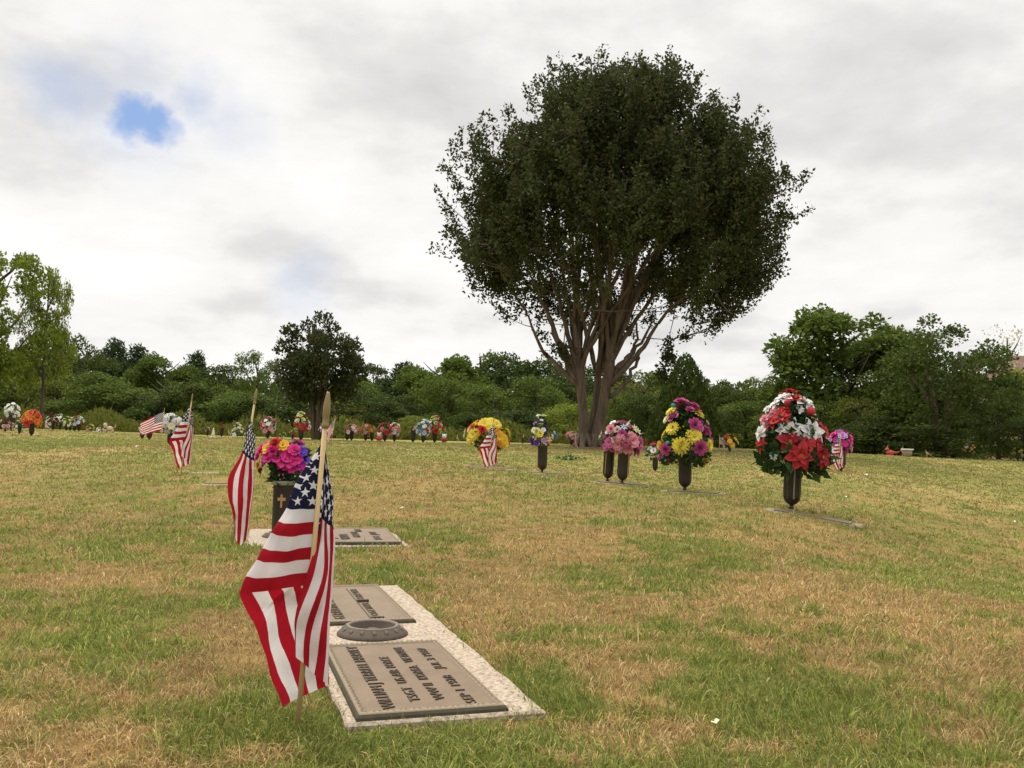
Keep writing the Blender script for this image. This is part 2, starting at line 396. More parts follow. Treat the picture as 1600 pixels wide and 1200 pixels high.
# ------------------------------------------------------------------ grass blades
SLABS = []    # (cx, cy, ax(unit along), half_len, half_wid)
def in_slabs(X, Y, pad=-.026):
    r = np.zeros(X.shape, bool)
    for cx, cy, ax, hl, hw in SLABS:
        dx, dy = X-cx, Y-cy
        s = dx*ax[0]+dy*ax[1]; t = -dx*ax[1]+dy*ax[0]
        r |= (np.abs(s) < hl+pad) & (np.abs(t) < hw+pad)
    return r
def build_grass(N=640000):
    d = np.exp(rng.uniform(math.log(1.0), math.log(34), N)); k = rng.uniform(-.78, .78, N)
    X = k*(d+.3); Y = d
    g = green(X, Y)+(rng.random(N)-.5)*.35
    keep = ~in_slabs(X, Y) & (rng.random(N) > mulch(X, Y)*.9)
    X, Y, g, d = X[keep], Y[keep], g[keep], d[keep]; N = len(X)
    Z = ground_np(X, Y)-.004
    isg = rng.random(N) < np.clip((g-.27)*2.0, .04, .95)
    tall = rng.random(N) < .02
    ln = np.where(isg, rng.uniform(.018, .044, N), rng.uniform(.016, .042, N))*(1+.5*np.clip(g-.5, 0, .5)*isg); ln = np.where(tall, ln*1.7, ln)
    ln *= (.74+.14*np.clip(d/8, 0, 1))*(.65+.7*vnoise(X, Y, 7, 81))
    w = np.maximum(.0009, .00046*d)*rng.uniform(.7, 1.4, N)*np.where(isg, 1.15, .85)
    az = rng.uniform(0, 2*PI, N) ; az = np.where(rng.random(N) < .5, az, 2*PI*vnoise(X, Y, 5, 44)*1.6)
    # about half of the blades are gathered in tufts that splay outwards
    ti = rng.integers(0, N, N//22); pick = rng.random(N) < .5; own = ti[rng.integers(0, len(ti), N)]
    order = np.argsort(d); rank = np.empty(N, int); rank[order] = np.arange(N)
    tr = np.sort(rank[ti]); near = tr[np.clip(np.searchsorted(tr, rank)+rng.integers(-30, 30, N), 0, len(tr)-1)]; own = order[near]
    pick &= ~in_slabs(X[own], Y[own], .02)
    oa = rng.uniform(0, 2*PI, N); orr = np.abs(rng.normal(0, .013, N))*(1+d*.15)
    X = np.where(pick, X[own]+np.cos(oa)*orr, X); Y = np.where(pick, Y[own]+np.sin(oa)*orr, Y); az = np.where(pick, oa, az); g = np.where(pick, g[own], g)
    isg = np.where(pick, isg[own], isg); d = np.maximum(Y, .9); Z = ground_np(X, Y)-.004
    tuftk = np.where(pick, 1.15, .92)
    lean = np.where(isg, rng.uniform(.45, 1.45, N), rng.uniform(.75, 1.56, N)); lean = np.where(tall, rng.uniform(.1, .8, N), lean)
    dx, dy = np.cos(az), np.sin(az)
    h1 = .55*ln*np.cos(lean*.55); r1 = .55*ln*np.sin(lean*.55)
    h2 = h1+.45*ln*np.cos(np.minimum(lean*1.35, 1.62)); r2 = r1+.45*ln*np.sin(np.minimum(lean*1.35, 1.62))
    tw = rng.uniform(0, PI, N); wx, wy = np.cos(tw), np.sin(tw)
    sd = rng.normal(0, .25, N)
    V = np.empty((N, 5, 3))
    V[:, 0] = np.stack([X-wx*w, Y-wy*w, Z], 1); V[:, 1] = np.stack([X+wx*w, Y+wy*w, Z], 1)
    mx, my = X+dx*r1, Y+dy*r1
    V[:, 2] = np.stack([mx+wx*w*.75, my+wy*w*.75, Z+h1], 1); V[:, 3] = np.stack([mx-wx*w*.75, my-wy*w*.75, Z+h1], 1)
    V[:, 4] = np.stack([X+dx*r2-dy*sd*ln*.4, Y+dy*r2+dx*sd*ln*.4, Z+np.maximum(h2, .002)], 1)
    b = np.arange(N)[:, None]*5
    F = np.concatenate([b+np.array([[0, 1, 2]]), b+np.array([[0, 2, 3]]), b+np.array([[3, 2, 4]])], 0)
    pal_g = np.array([(.21, .25, .045), (.30, .335, .065), (.135, .18, .035), (.40, .39, .11), (.20, .235, .05)])
    pal_s = np.array([(.53, .375, .165), (.45, .30, .125), (.28, .175, .08), (.64, .50, .26), (.44, .35, .13)])
    far = np.clip((d-3)/9, 0, 1)[:, None]
    cg = pal_g[rng.integers(0, 5, N)]; cs = pal_s[rng.integers(0, 5, N)]
    cg = cg*(1-far)+(cg*.40+YG*.75)*far; cs = cs*(1-far*.85)+(STRAW*.50+YG*.42)*far*.85
    # colour drifts from patch to patch
    t = fbm(X, Y, .9, 3, 61)[:, None]; cg = cg*(.75+.5*t)
    t = fbm(X, Y, 1.7, 3, 71)[:, None]; cs = cs*(.72+.5*t)*np.array([1.0, .97+0*1, .93])
    C = np.where(isg[:, None], cg, cs)*rng.uniform(.6, 1.3, N)[:, None]
    Cv = np.repeat(C[:, None, :], 5, 1).reshape(-1, 3)
    m, nt, out = newmat('grass_blade')
    a = nd(nt, 'ShaderNodeAttribute', attribute_name='col').outputs['Color']
    bsdf(nt, out, a, .6, 0, .2, transl=.3)
    me = np_mesh('grass', V.reshape(-1, 3), F, m, False, Cv)
    tag(link('grass', me), 'patchy lawn of short green blades and dry straw', 'grass', kind='stuff')

# ------------------------------------------------------------------ text
def text_mesh(txt, size, mat, extrude=.0011, w=None, bold=.0):
    cu = bpy.data.curves.new('lettering', 'FONT'); cu.body = txt; cu.size = size; cu.extrude = extrude; cu.offset = bold
    cu.resolution_u = 3; cu.align_x = 'LEFT'
    o = bpy.data.objects.new('tmp', cu); COL.objects.link(o)
    dg = bpy.context.evaluated_depsgraph_get(); dg.update()
    me = bpy.data.meshes.new_from_object(o.evaluated_get(dg)); me.name = 'lettering'
    bpy.data.objects.remove(o); bpy.data.curves.remove(cu)
    me.materials.clear(); me.materials.append(mat)
    if w:
        xs = [v.co.x for v in me.vertices]; s = w/(max(xs)-min(xs)); x0 = min(xs)
        for v in me.vertices: v.co.x = (v.co.x-x0)*s
    return me
def granite_slab(mb, L, W, H=.06, z0=-.05, nseg=26):
    """rounded rough-edged slab, local x = along (length), y = to the left; top at z0+H"""
    zt = z0+H; pts = []
    rr = random.Random(int(L*1000))
    for i in range(nseg): pts.append((L*i/nseg, rr.uniform(-.004, .004)))
    for i in range(8): pts.append((L+rr.uniform(-.003, .003), W*i/8))
    for i in range(nseg): pts.append((L*(1-i/nseg), W+rr.uniform(-.004, .004)))
    for i in range(8): pts.append((rr.uniform(-.003, .003), W*(1-i/8)))
    n = len(pts); cx, cy = L/2, W/2
    ins = [(cx+(x-cx)*(1-.006/L*2), cy+(y-cy)*(1-.006/W*2)) for x, y in pts]
    vs = [(x, y, z0) for x, y in pts]+[(x, y, zt-.005) for x, y in pts]+[(x, y, zt) for x, y in ins]
    fs = []
    for r in (0, 1):
        for i in range(n): fs.append((r*n+i, r*n+(i+1) % n, (r+1)*n+(i+1) % n, (r+1)*n+i))
    fs.append(tuple(2*n+i for i in range(n))); mb.add(vs, fs, 0)
def plaque(parent, x0, y0, L, W, z, th=.0125, border=True):
    """cast plaque: flat field sunk inside a rope-like border, bevelled dark side"""
    mb = MB(); b = .013; bz = z+th
    rect = lambda m, zz: [(x0+m, y0+m, zz), (x0+L-m, y0+m, zz), (x0+L-m, y0+W-m, zz), (x0+m, y0+W-m, zz)]
    rings = [rect(0, z), rect(.001, z+th-.007), rect(.006, z+th-.002), rect(.006+.002, bz), rect(b+.007, bz), rect(b+.010, bz-.004)]
    v = [p for r in rings for p in r]
    for r in range(5):
        fs = [(r*4+i, r*4+(i+1) % 4, (r+1)*4+(i+1) % 4, (r+1)*4+i) for i in range(4)]
        mb.add([], [], 0)
        base = len(mb.v) if r else 0
        if r == 0: mb.v += [tuple(p) for p in v]
        for f in fs: mb.f.append(f); mb.m.append(1 if r < 2 else 2); mb.sm.append(False)
    mb.f.append((20, 21, 22, 23)); mb.m.append(0); mb.sm.append(False)
    p = mb.obj('plaque', [M['bronze'], M['bronze_edge'], M['bronze_border']], parent)
    if border:   # rope of small leaves all round the rim
        bm = MB(); step = .0125; m = .0155
        def run(a, c):
            n = max(2, int((Vector(c)-Vector(a)).length/step)); dv = (Vector(c)-Vector(a)).normalized(); pr = Vector((-dv.y, dv.x, 0))
            for i in range(n):
                q = Vector(a).lerp(Vector(c), (i+.5)/n)
                e = dv*.0050; f = pr*.0048*(1 if i % 2 else -1)
                bm.add([q-e-f*.9, q+pr*.0052, q+e+f, q-pr*.0052, q+Vector((0, 0, .0034))], [(0, 1, 4), (1, 2, 4), (2, 3, 4), (3, 0, 4)], 0)
        c = rect(m, bz)
        for i in range(4): run(c[i], c[(i+1) % 4])
        bm.obj('border', [M['bronze_border']], p)
    return p, bz-.004
def vase_ring(parent, c, r=.095, h=.026, z=.012, n=40):
    mb = MB()
    prof = [(r, 0), (r, .004), (r*.93, .010), (r*.76, h-.002), (r*.72, h), (r*.66, h), (r*.63, h-.004), (r*.61, .003), (.02, .004), (.02, .012), (.012, .016)]
    mb.lathe(prof, n, 0, (c[0], c[1], z))
    rg = mb.obj('vase_ring', [M['ring_bronze']], parent)
    rb = MB(); rb.lathe([(r*.745, h-.0035), (r*.74, h+.0012), (r*.70, h+.0025), (r*.655, h+.0012), (r*.645, h-.003)], n, 0, (c[0], c[1], z), False); rb.obj('rim', [M['ring_star']], rg)
    sb = MB()
    for i in range(15):
        a = 2*PI*i/15+.1; rm = r*.835; cz = z+.0185
        er = Vector((math.cos(a), math.sin(a), 0)); et = Vector((-math.sin(a), math.cos(a), 0))
        dn = (er*(r*.19)+Vector((0, 0, -(h-.012)))).normalized(); nn = et.cross(dn)*-1
        if nn.z < 0: nn = -nn
        c0 = Vector((c[0], c[1], cz))+er*rm+nn*.0008
        vs = [c0+nn*.0026]
        for k in range(10):
            rad = .0088 if k % 2 == 0 else .0036
            vs.append(c0+(et*math.sin(PI*k/5)-dn*math.cos(PI*k/5))*rad)
        sb.add(vs, [(0, 1+k, 1+(k+1) % 10) for k in range(10)], 0)
    so = sb.obj('star', [M['ring_star']], rg); so['kind'] = 'stuff'
    return rg
def marker_frame(N, phi):
    """frame: local x runs away along the stone, local y to the left"""
    return math.pi/2+phi

def build_near_markers():
    # --- marker 1: long companion stone, two plaques with the sunk vase ring between
    N = G(795, 1120); phi = R(18)
    L, W = 1.585, .405
    a = Vector((-math.sin(phi), math.cos(phi), 0)); b = Vector((-math.cos(phi), -math.sin(phi), 0))
    O = N - a*.012 - b*.078
    t = empty('grave_marker', (O.x, O.y, -.001), math.pi/2+phi, 'long pale granite grave marker with two bronze plaques beside the nearest flag', 'grave marker', 'flush grave markers')
    SLABS.append((O.x+a.x*L/2+b.x*W/2, O.y+a.y*L/2+b.y*W/2, (a.x, a.y), L/2, W/2))
    mb = MB(); granite_slab(mb, L, W, .062, -.05); mb.obj('granite_base', [M['granite']], t)
    z = .0122
    p, zt = plaque(t, .012, .078, .61, .305, z); p['label'] = 'nearer bronze plaque with name, service and dates'
    # letters: local x = along stone (reading direction), rows step towards -y (to the right)
    y0 = .078; x0 = .012
    lines = [[('WILLIAM J TERRELL HARVEY', .035, .54, .222, .0345)],
             [('TSGT', .075, .105, .163, .029), ('US AIR', .215, .115, .163, .029), ('FORCE', .350, .105, .163, .029)],
             [('WW II', .075, .125, .112, .029), ('KOREA', .235, .12, .112, .029), ('VIETNAM', .39, .15, .112, .029)],
             [('SEP 1 1928', .040, .215, .056, .027), ('JUL 3 1987', .315, .21, .056, .027)]]
    for row in lines:
        for (s, x, w, y, size) in row:
            o = link('lettering', text_mesh(s, size*1.10, M['bronze_letter'], .0013, w, -.0002), p)
            o.location = (x0+x, y0+y, zt+.0015)
    p2, zt = plaque(t, .022+.876, .078, .64, .305, z); p2['label'] = 'farther bronze plaque with a long raised rule'
    x0 = .022+.876
    mb = MB(); mb.box((x0+.30, y0+.128, zt+.0012), (.54, .003, .0024)); mb.obj('rule', [M['bronze_letter']], p2)
    mb = MB()
    for xx in (.03, .315): mb = MB(); mb.box((x0+xx, y0+.110, zt+.004), (.012, .038, .008)); mb.obj('ribbon_end', [M['bronze_letter']], p2)  # dark bars stand in for the shadowed ends of raised ribbons
    for s, x, w, y, size in (('TOGETHER', .055, .235, .097, .03), ('FOREVER', .34, .22, .097, .03), ('GERALDINE HARVEY', .05, .45, .20, .042)):
        o = link('lettering', text_mesh(s, size*1.1, M['bronze_letter'], .0011, w, -.0002), p2); o.location = (x0+x, y0+y, zt+.0013)
    vase_ring(t, (.022+.750, .078+.150), .097, .025, z)
    # --- marker 2
    N = G(628, 857); phi = R(14)
    a = Vector((-math.sin(phi), math.cos(phi), 0)); b = Vector((-math.cos(phi), -math.sin(phi), 0))
    L, W = .83, .80
    O = N - a*.03 - b*.035
    z0 = gz(O.x, O.y)
    t = empty('grave_marker', (O.x, O.y, gz((O+a*.4+b*.4).x, (O+a*.4+b*.4).y)+.004), math.pi/2+phi, 'square pale granite grave marker carrying the vase with the gold cross', 'grave marker', 'flush grave markers')
    SLABS.append((O.x+a.x*L/2+b.x*W/2, O.y+a.y*L/2+b.y*W/2, (a.x, a.y), L/2, W/2))
    mb = MB(); granite_slab(mb, L, W, .062, -.05); mb.obj('granite_base', [M['granite']], t)
    p, zt = plaque(t, .03, .035, .70, .40, z, .018)
    for s, x, w, y, size in (('JAMES ROBERT', .15, .42, .32, .05), ('WALKER', .12, .24, .25, .05), ('MARCH 8', .22, .26, .19, .04), ('1938', .5, .12, .16, .04), ('2009', .10, .16, .09, .04), ('JULY', .32, .16, .09, .04)):
        o = link('lettering', text_mesh(s, size*1.25, M['bronze_letter'], .0018, w, .0008), p); o.location = (.03+x, .035+y, zt+.0018)
    vc = (.42, .62)
    vase_ring(t, vc, .105, .022, z)
    return t, Vector((O.x, O.y, t.location.z))+a*vc[0]+b*vc[1], .0122

def flat_marker(px0, py0, px1, py1, w, label, d0, d1, plq=True):
    """flush stone seen at grazing angle: long axis from pixel 0 to pixel 1"""
    A = gp(px0, py0, d0); B = gp(px1, py1, d1); v = (B-A); L = v.length
    rz = math.atan2(v.y, v.x)
    z = (A.z+B.z)/2
    t = empty('grave_marker', (A.x, A.y, A.z-.006), rz, label, 'grave marker', 'flush grave markers')
    t.rotation_euler = (0, -math.atan2(B.z-A.z, L), rz)
    ax = (v.x/L, v.y/L); nx, ny = -ax[1], ax[0]
    SLABS.append((A.x+v.x/2+nx*w/2, A.y+v.y/2+ny*w/2, ax, L/2, w/2))
    mb = MB(); granite_slab(mb, L, w, .060, -.05); mb.obj('granite_base', [M['granite_far']], t)
    if plq: plaque(t, L*.10, w*.16, L*.80, w*.68, .0102, .010, False)
    return t

# ------------------------------------------------------------------ flags
def catmull(P, t):
    n = len(P); t = np.clip(t, 0, n-1-1e-9); i = np.floor(t).astype(int); f = (t-i)
    g = lambda k: P[np.clip(k, 0, n-1)]
    sh = (-1,)+(1,)*(P.ndim-1); f = f.reshape(sh)
    p0, p1, p2, p3 = g(i-1), g(i), g(i+1), g(i+2)
    return .5*((2*p1)+(-p0+p2)*f+(2*p0-5*p1+4*p2-p3)*f**2+(-p0+3*p1-3*p2+p3)*f**3)
def flag_mesh(net, nu=66, nv=78):
    """net: (rows, 14, 4) -> x, y, z, u ; columns k=0 (bottom edge) .. 13 (top edge)"""
    A = catmull(net, np.linspace(0, len(net)-1, nu))            # nu,14,4
    A = np.swapaxes(A, 0, 1); A = catmull(A, np.linspace(0, 13, nv))   # nv,nu,4
    uu = A[..., 3]; vv = np.linspace(0, 1, nv)[:, None]; s_ = np.clip(uu*6, 0, 1)
    A[..., 1] += s_*(.0034*np.sin(uu*15+vv*8)+.0022*np.sin(uu*29-vv*20+1)+.0012*np.sin(vv*44+uu*8)+.0006*np.sin(uu*90+vv*31))
    A[..., 0] += s_*.0011*np.sin(uu*13+vv*14); A[..., 2] += s_*.0010*np.sin(uu*21-vv*6)
    V = A[..., :3].reshape(-1, 3); u = np.clip(A[..., 3], 0, 1); v = np.repeat(np.linspace(0, 1, nv)[:, None], nu, 1)
    i = (np.arange(nv-1)[:, None]*nu+np.arange(nu-1)).ravel()
    F = np.stack([i, i+1, i+nu+1, i+nu], 1)
    me = np_mesh('flag_cloth', V, F, M['flag'], True)
    uvl = me.uv_layers.new(name='UVMap')
    vi = np.empty(len(me.loops), dtype=np.int32); me.loops.foreach_get('vertex_index', vi)
    UV = np.stack([u.ravel(), v.ravel()], 1)[vi]
    uvl.data.foreach_set('uv', UV.astype(np.float32).ravel())
    return me
def kfill(d):
    """d: {k:(x,y,z)} -> 14x3 by linear interpolation"""
    ks = sorted(d); arr = np.array([d[k] for k in ks], float)
    return np.stack([np.interp(np.arange(14), ks, arr[:, c]) for c in range(3)], 1)
def net_one(S=821.0, spread=0.0, curl=1.0):
    K = np.arange(14)
    uf = .30*(1-K/13.0); uf[13] = .012; uf[12] = .03
    hoist = kfill({0: (479, 921, .004), 6: (485, 804, .004), 13: (492, 684, .004)})
    F = kfill({0: (366, 937, .010), 1: (374, 914, .010), 2: (390, 889, .010), 3: (398, 872, .010), 4: (409, 848, .010), 5: (420, 829, .010), 6: (431, 807, .010), 7: (438.5, 789, .010),
               8: (446, 772, .010), 9: (454, 755, .010), 10: (463, 740, .010), 11: (473, 724, .010), 12: (484, 704, .008), 13: (492.5, 686, .005)})
    mid = (hoist+F)/2; mid[:, 2] = -.010*curl*np.clip((13-K)/8, 0, 1)+.001; mid[:, 1] += 3*np.sin(K*.6)
    q1 = hoist*.72+F*.28; q1[:, 2] = -.003; q3 = hoist*.2+F*.8; q3[:, 2] = -.006*curl*np.clip((13-K)/8, 0, 1)+.003
    rows = [hoist, q1, mid, q3, F]; us = [K*0.0, uf*.28, uf*.5, uf*.8, uf]
    hem = kfill({0: (437, 1111, .016), 1: (448.5, 1104, .020), 2: (462, 1098, .026), 3: (477, 1091, .026), 4: (491, 1084, .026), 5: (503, 1078, .022), 6: (508.5, 1074, .012), 7: (508.5, 1070, -.002),
                 8: (503, 1063, -.013), 9: (490, 1053, -.016), 10: (481, 1045, -.013), 11: (473, 1037, -.017), 12: (461, 1027, -.015), 13: (458.5, 1021, -.008)})
    w34 = kfill({0: (381, 974, .022), 3: (422, 927, .03), 6: (440, 835, .032), 7: (470, 825, .032), 8: (492, 805, .026), 9: (500, 788, .018), 10: (500, 772, .014), 11: (497, 756, .012), 12: (493, 735, .010), 13: (489.5, 715, .008)})
    r4 = kfill({0: (388, 990, .024), 1: (401, 977, .026), 2: (415, 962, .03), 3: (430, 947, .032), 4: (447, 940, .034), 5: (460, 938, .034), 6: (474, 938, .034), 7: (503, 850, .024), 8: (506, 834, .010), 9: (502, 829, .003),
                10: (498, 826, .0035), 11: (494, 823, .002), 12: (490, 820, .004), 13: (487, 817, .006)})
    r5 = kfill({0: (408, 1040, .024), 1: (415, 1028, .026), 2: (428, 1010, .030), 3: (445, 996, .030), 4: (462, 985, .032), 5: (476, 980, .032), 6: (490, 990, .03), 7: (507.5, 925, .014), 8: (507.5, 915, .002), 9: (505, 910, -.006),
                10: (503, 906, -.010), 11: (496, 903, -.011), 12: (482.5, 900, -.010), 13: (473, 897, -.005)})
    r6 = kfill({0: (423, 1078, .020), 1: (432, 1068, .022), 2: (446, 1056, .028), 3: (462, 1045, .028), 4: (478, 1036, .028), 5: (491, 1030, .028), 6: (503, 1035, .022), 7: (508, 995, .008), 8: (506, 990, -.006), 9: (497, 986, -.015),
                10: (483, 983, -.010), 11: (475, 980, -.016), 12: (461, 975, -.015), 13: (456, 970, -.008)})
    us += [np.clip(uf+(.40-uf)*.5, 0, .39), np.where(K < 7, .46, .40), np.where(K < 7, .66, .60), np.where(K < 7, .84, .80), np.ones(14)]
    rows += [w34, r4, r5, r6, hem]
    net = np.zeros((len(rows), 14, 4))
    for i, (r, u) in enumerate(zip(rows, us)):
        x = r[:, 0].copy()
        if spread: x = np.where(K >= 6, x+spread*u*np.clip((x-455)/50, 0, 1)*46*(np.clip((K-4)/4., 0, 1)), x+spread*u*np.clip(K/6, 0, 1)*20)
        net[i, :, 0] = (x-465)/S; net[i, :, 2] = (1133-r[:, 1])/S; net[i, :, 1] = r[:, 2]; net[i, :, 3] = u
    return net
def net_two(S):
    rows = [kfill({0: (376, 737, .006), 7: (382, 690, .006), 13: (387.5, 640, .005)}),
            kfill({0: (377, 738, .012), 3: (384, 708, .014), 6: (390, 690, .008), 7: (390.5, 682, 0), 8: (389, 680, -.008), 10: (385, 676, -.014), 13: (380, 671, -.012)}),
            kfill({0: (366, 752, .02), 3: (380, 737, .02), 6: (390.5, 726, .01), 7: (390.5, 721, 0), 8: (388, 719, -.010), 9: (384.5, 717, -.014), 10: (381, 714.5, -.012), 11: (377.5, 712, -.015), 12: (375, 710, -.012), 13: (372, 707.5, -.010)}),
            kfill({0: (358, 772, .03), 3: (376, 765, .03), 6: (390.5, 758, .01), 7: (391, 755, 0), 8: (390, 754, -.008), 9: (384.5, 752, -.016), 10: (377, 750, -.012), 11: (370, 748, -.018), 12: (362.5, 746, -.012), 13: (354, 744, -.004)}),
            kfill({0: (362, 792, .03), 3: (376, 796, .03), 6: (388.5, 792, .01), 7: (389.5, 790, 0), 8: (388.5, 789, -.008), 9: (384, 787, -.016), 10: (377.5, 785, -.010), 11: (370, 783, -.018), 12: (362, 779, -.014), 13: (352.5, 774, .004)}),
            kfill({0: (365, 812, .02), 3: (375, 822, .02), 6: (386, 818, .01), 7: (387, 816, 0), 8: (386.5, 815, -.008), 9: (383, 814, -.016), 10: (377, 812, -.010), 11: (371, 809, -.016), 12: (366, 804, -.006), 13: (359, 799, .006)}),
            kfill({0: (368, 826, .012), 3: (375, 838, .014), 6: (383, 840, .01), 7: (385, 836, 0), 8: (384, 843, -.006), 9: (380, 847, -.012), 10: (376, 851, -.012), 11: (371, 846, -.012), 12: (368, 839, -.006), 13: (365, 832, 0)})]
    us = [0, .2, .4, .58, .74, .88, 1]
    net = np.zeros((len(rows), 14, 4))
    for i, (r, u) in enumerate(zip(rows, us)):
        net[i, :, 0] = (r[:, 0]-362)/S; net[i, :, 2] = (854-r[:, 1])/S; net[i, :, 1] = r[:, 2]; net[i, :, 3] = u
    return net
def net_drape(h=.62, hoist=.30, dx=-.26, dz=-.30, lean=.04, ripple=.022, ph=0.0, squeeze=.75):
    """flag blown and sagging diagonally away from its stick"""
    nr = 11; net = np.zeros((nr, 14, 4)); K = np.arange(14)
    for i in range(nr):
        u = i/(nr-1.0)
        z = h-hoist*(1-K/13.0)*(1-(1-squeeze)*u)+dz*u**1.15 - .06*u*(K/13.0)
        x = lean*(z/h)*(1-u)+dx*u+.09*u*(1-K/13.0)
        net[i, :, 0] = x; net[i, :, 2] = z; net[i, :, 1] = ripple*np.sin(u*9+ph+K*.22)*(.25+u)+.006; net[i, :, 3] = u
    return net
def flag_thing(base, label, net, top, S, group='small flags on wooden sticks', pole_r=.0050, far=False, tilt=0.0):
    """top: stick-top offset (x, z) from its foot in metres"""
    t = empty('grave_flag', base, tilt, label, 'flag', group)
    T = Vector((top[0], 0, top[1])); n = T.normalized(); L = T.length
    mb = MB(); mb.tube([n*-.05, n*(L*.45), n*(L-.058)], [pole_r, pole_r, pole_r*.97], 6 if far else 12); mb.obj('stick', [M['pole']], t)
    mb = MB(); k = pole_r/.0056
    prof = [(-.072, .0062), (-.070, .0082), (-.064, .0082), (-.061, .0068), (-.052, .0070), (-.042, .0080), (-.032, .0082), (-.018, .0066), (-.004, .0042), (0, .0028)]
    mb.tube([n*(L+a) for a, r in prof], [r*k for a, r in prof], 6 if far else 14); mb.obj('spear_tip', [M['tip']], t)
    me = net if isinstance(net, bpy.types.Mesh) else flag_mesh(net, *((26, 40) if far else (90, 110)))
    link('flag_cloth', me, t)
    return t

# ------------------------------------------------------------------ vases
VPROF = [(.014, 0), (.019, .004), (.019, .012), (.0125, .017), (.0125, .026), (.018, .031), (.034, .040), (.046, .053), (.054, .068), (.0585, .085), (.060, .105), (.0605, .28), (.0625, .283), (.0635, .292), (.0635, .298),
         (.058, .298), (.057, .285), (.056, .09), (.03, .055)]
_vase_mesh = {}
def vase_mesh(kind):
    if kind in _vase_mesh: return _vase_mesh[kind]
    mb = MB()
    if kind == 'far': mb.lathe([(.016, 0), (.013, .02), (.045, .05), (.060, .10), (.0605, .28), (.0635, .298), (.056, .298), (.05, .2)], 12)
    elif kind == 'sleeve': mb.lathe([(.052, 0), (.059, .012), (.0595, .03), (.0600, .29), (.0615, .294), (.0625, .302), (.0585, .302), (.057, .28), (.056, .05)], 36)
    else: mb.lathe(VPROF, 32)
    _vase_mesh[kind] = mb.mesh('vase_body', [M['vase']]); return _vase_mesh[kind]
def vase(base, label, kind='near', scale=1.0, parts=(), rz=0, rim=False):
    t = empty('vase', base, rz, label, 'vase', 'dark bronze flower vases'); t.scale = (scale,)*3
    link('vase_body', vase_mesh(kind), t)
    for p in parts:
        mb = MB()
        if p[0] == 'strip':
            a = R(p[1]); w = p[2]
            for z0, z1 in ((.072, .278),):
                pts = []
                for sa in (-w, w):
                    for z in (z0, z1): pts.append((.0595*math.cos(a+sa), .0595*math.sin(a+sa), z))
                for sa in (-w, w):
                    for z in (z0, z1): pts.append((.0640*math.cos(a+sa), .0640*math.sin(a+sa), z))
                mb.add(pts, [(4, 6, 7, 5), (0, 4, 5, 1), (2, 3, 7, 6), (1, 5, 7, 3), (0, 2, 6, 4)], 0)
            mb.obj('raised_strip', [M[p[3]]], t)
        elif p[0] == 'rim':
            mb.lathe([(.0600, .280), (.0640, .281), (.0665, .286), (.0665, .300), (.0640, .3045), (.058, .3045)], 32, close=False); mb.obj('rim', [M['vase_grey']], t)
        elif p[0] == 'cross':
            a = R(p[1])
            def pan(da, z, wa, hz):
                pts = []
                for rr in (.0590, .0645):
                    for sa, sz in ((-1, -1), (1, -1), (1, 1), (-1, 1)): pts.append((rr*math.cos(a+da+sa*wa), rr*math.sin(a+da+sa*wa), z+sz*hz))
                mb.add(pts, [(4, 5, 6, 7), (0, 1, 5, 4), (1, 2, 6, 5), (2, 3, 7, 6), (3, 0, 4, 7)], 0)
            pan(0, .195, .085, .036); pan(-.215, .205, .13, .0085); pan(.215, .205, .13, .0085)
            mb.obj('cross', [M['vase_gold']], t)
    return t

# ------------------------------------------------------------------ flowers (unit radius, facing +Z local)
def petal_strip(mb, az, ln, wd, tilt0, tilt1, mat=0, r0=.06, pointed=True, z0=0.0, cup=.0, n=4, twist=0):
    er = Vector((math.cos(az), math.sin(az), 0)); et = Vector((-math.sin(az), math.cos(az), 0)); up = Vector((0, 0, 1))
    p = er*r0+up*z0; rows = []
    for i in range(n+1):
        s = i/n
        if pointed: w = wd*math.sin(PI*min(.97, .12+s*.85))**.8*(1 if s < .5 else 1-.55*(s-.5))
        else: w = wd*(.35+.65*math.sin(PI*min(.62, .1+s*.62)))*(1 if s < .85 else .8)
        if pointed and i == n: w = wd*.03
        ang = tilt0+(tilt1-tilt0)*s
        dv = er*math.cos(ang)+up*math.sin(ang); nrm = up*math.cos(ang)-er*math.sin(ang)
        tt = et*math.cos(twist*s)+nrm*math.sin(twist*s)
        rows.append((p-tt*w+nrm*cup*w, p-nrm*cup*w*.3, p+tt*w+nrm*cup*w)); p = p+dv*(ln/n)
    vs = [q for r in rows for q in r]; fs = []
    for i in range(n):
        for j in (0, 1): fs.append((i*3+j, i*3+j+1, i*3+j+4, i*3+j+3))
    mb.add(vs, fs, mat, True)
_fm = {}
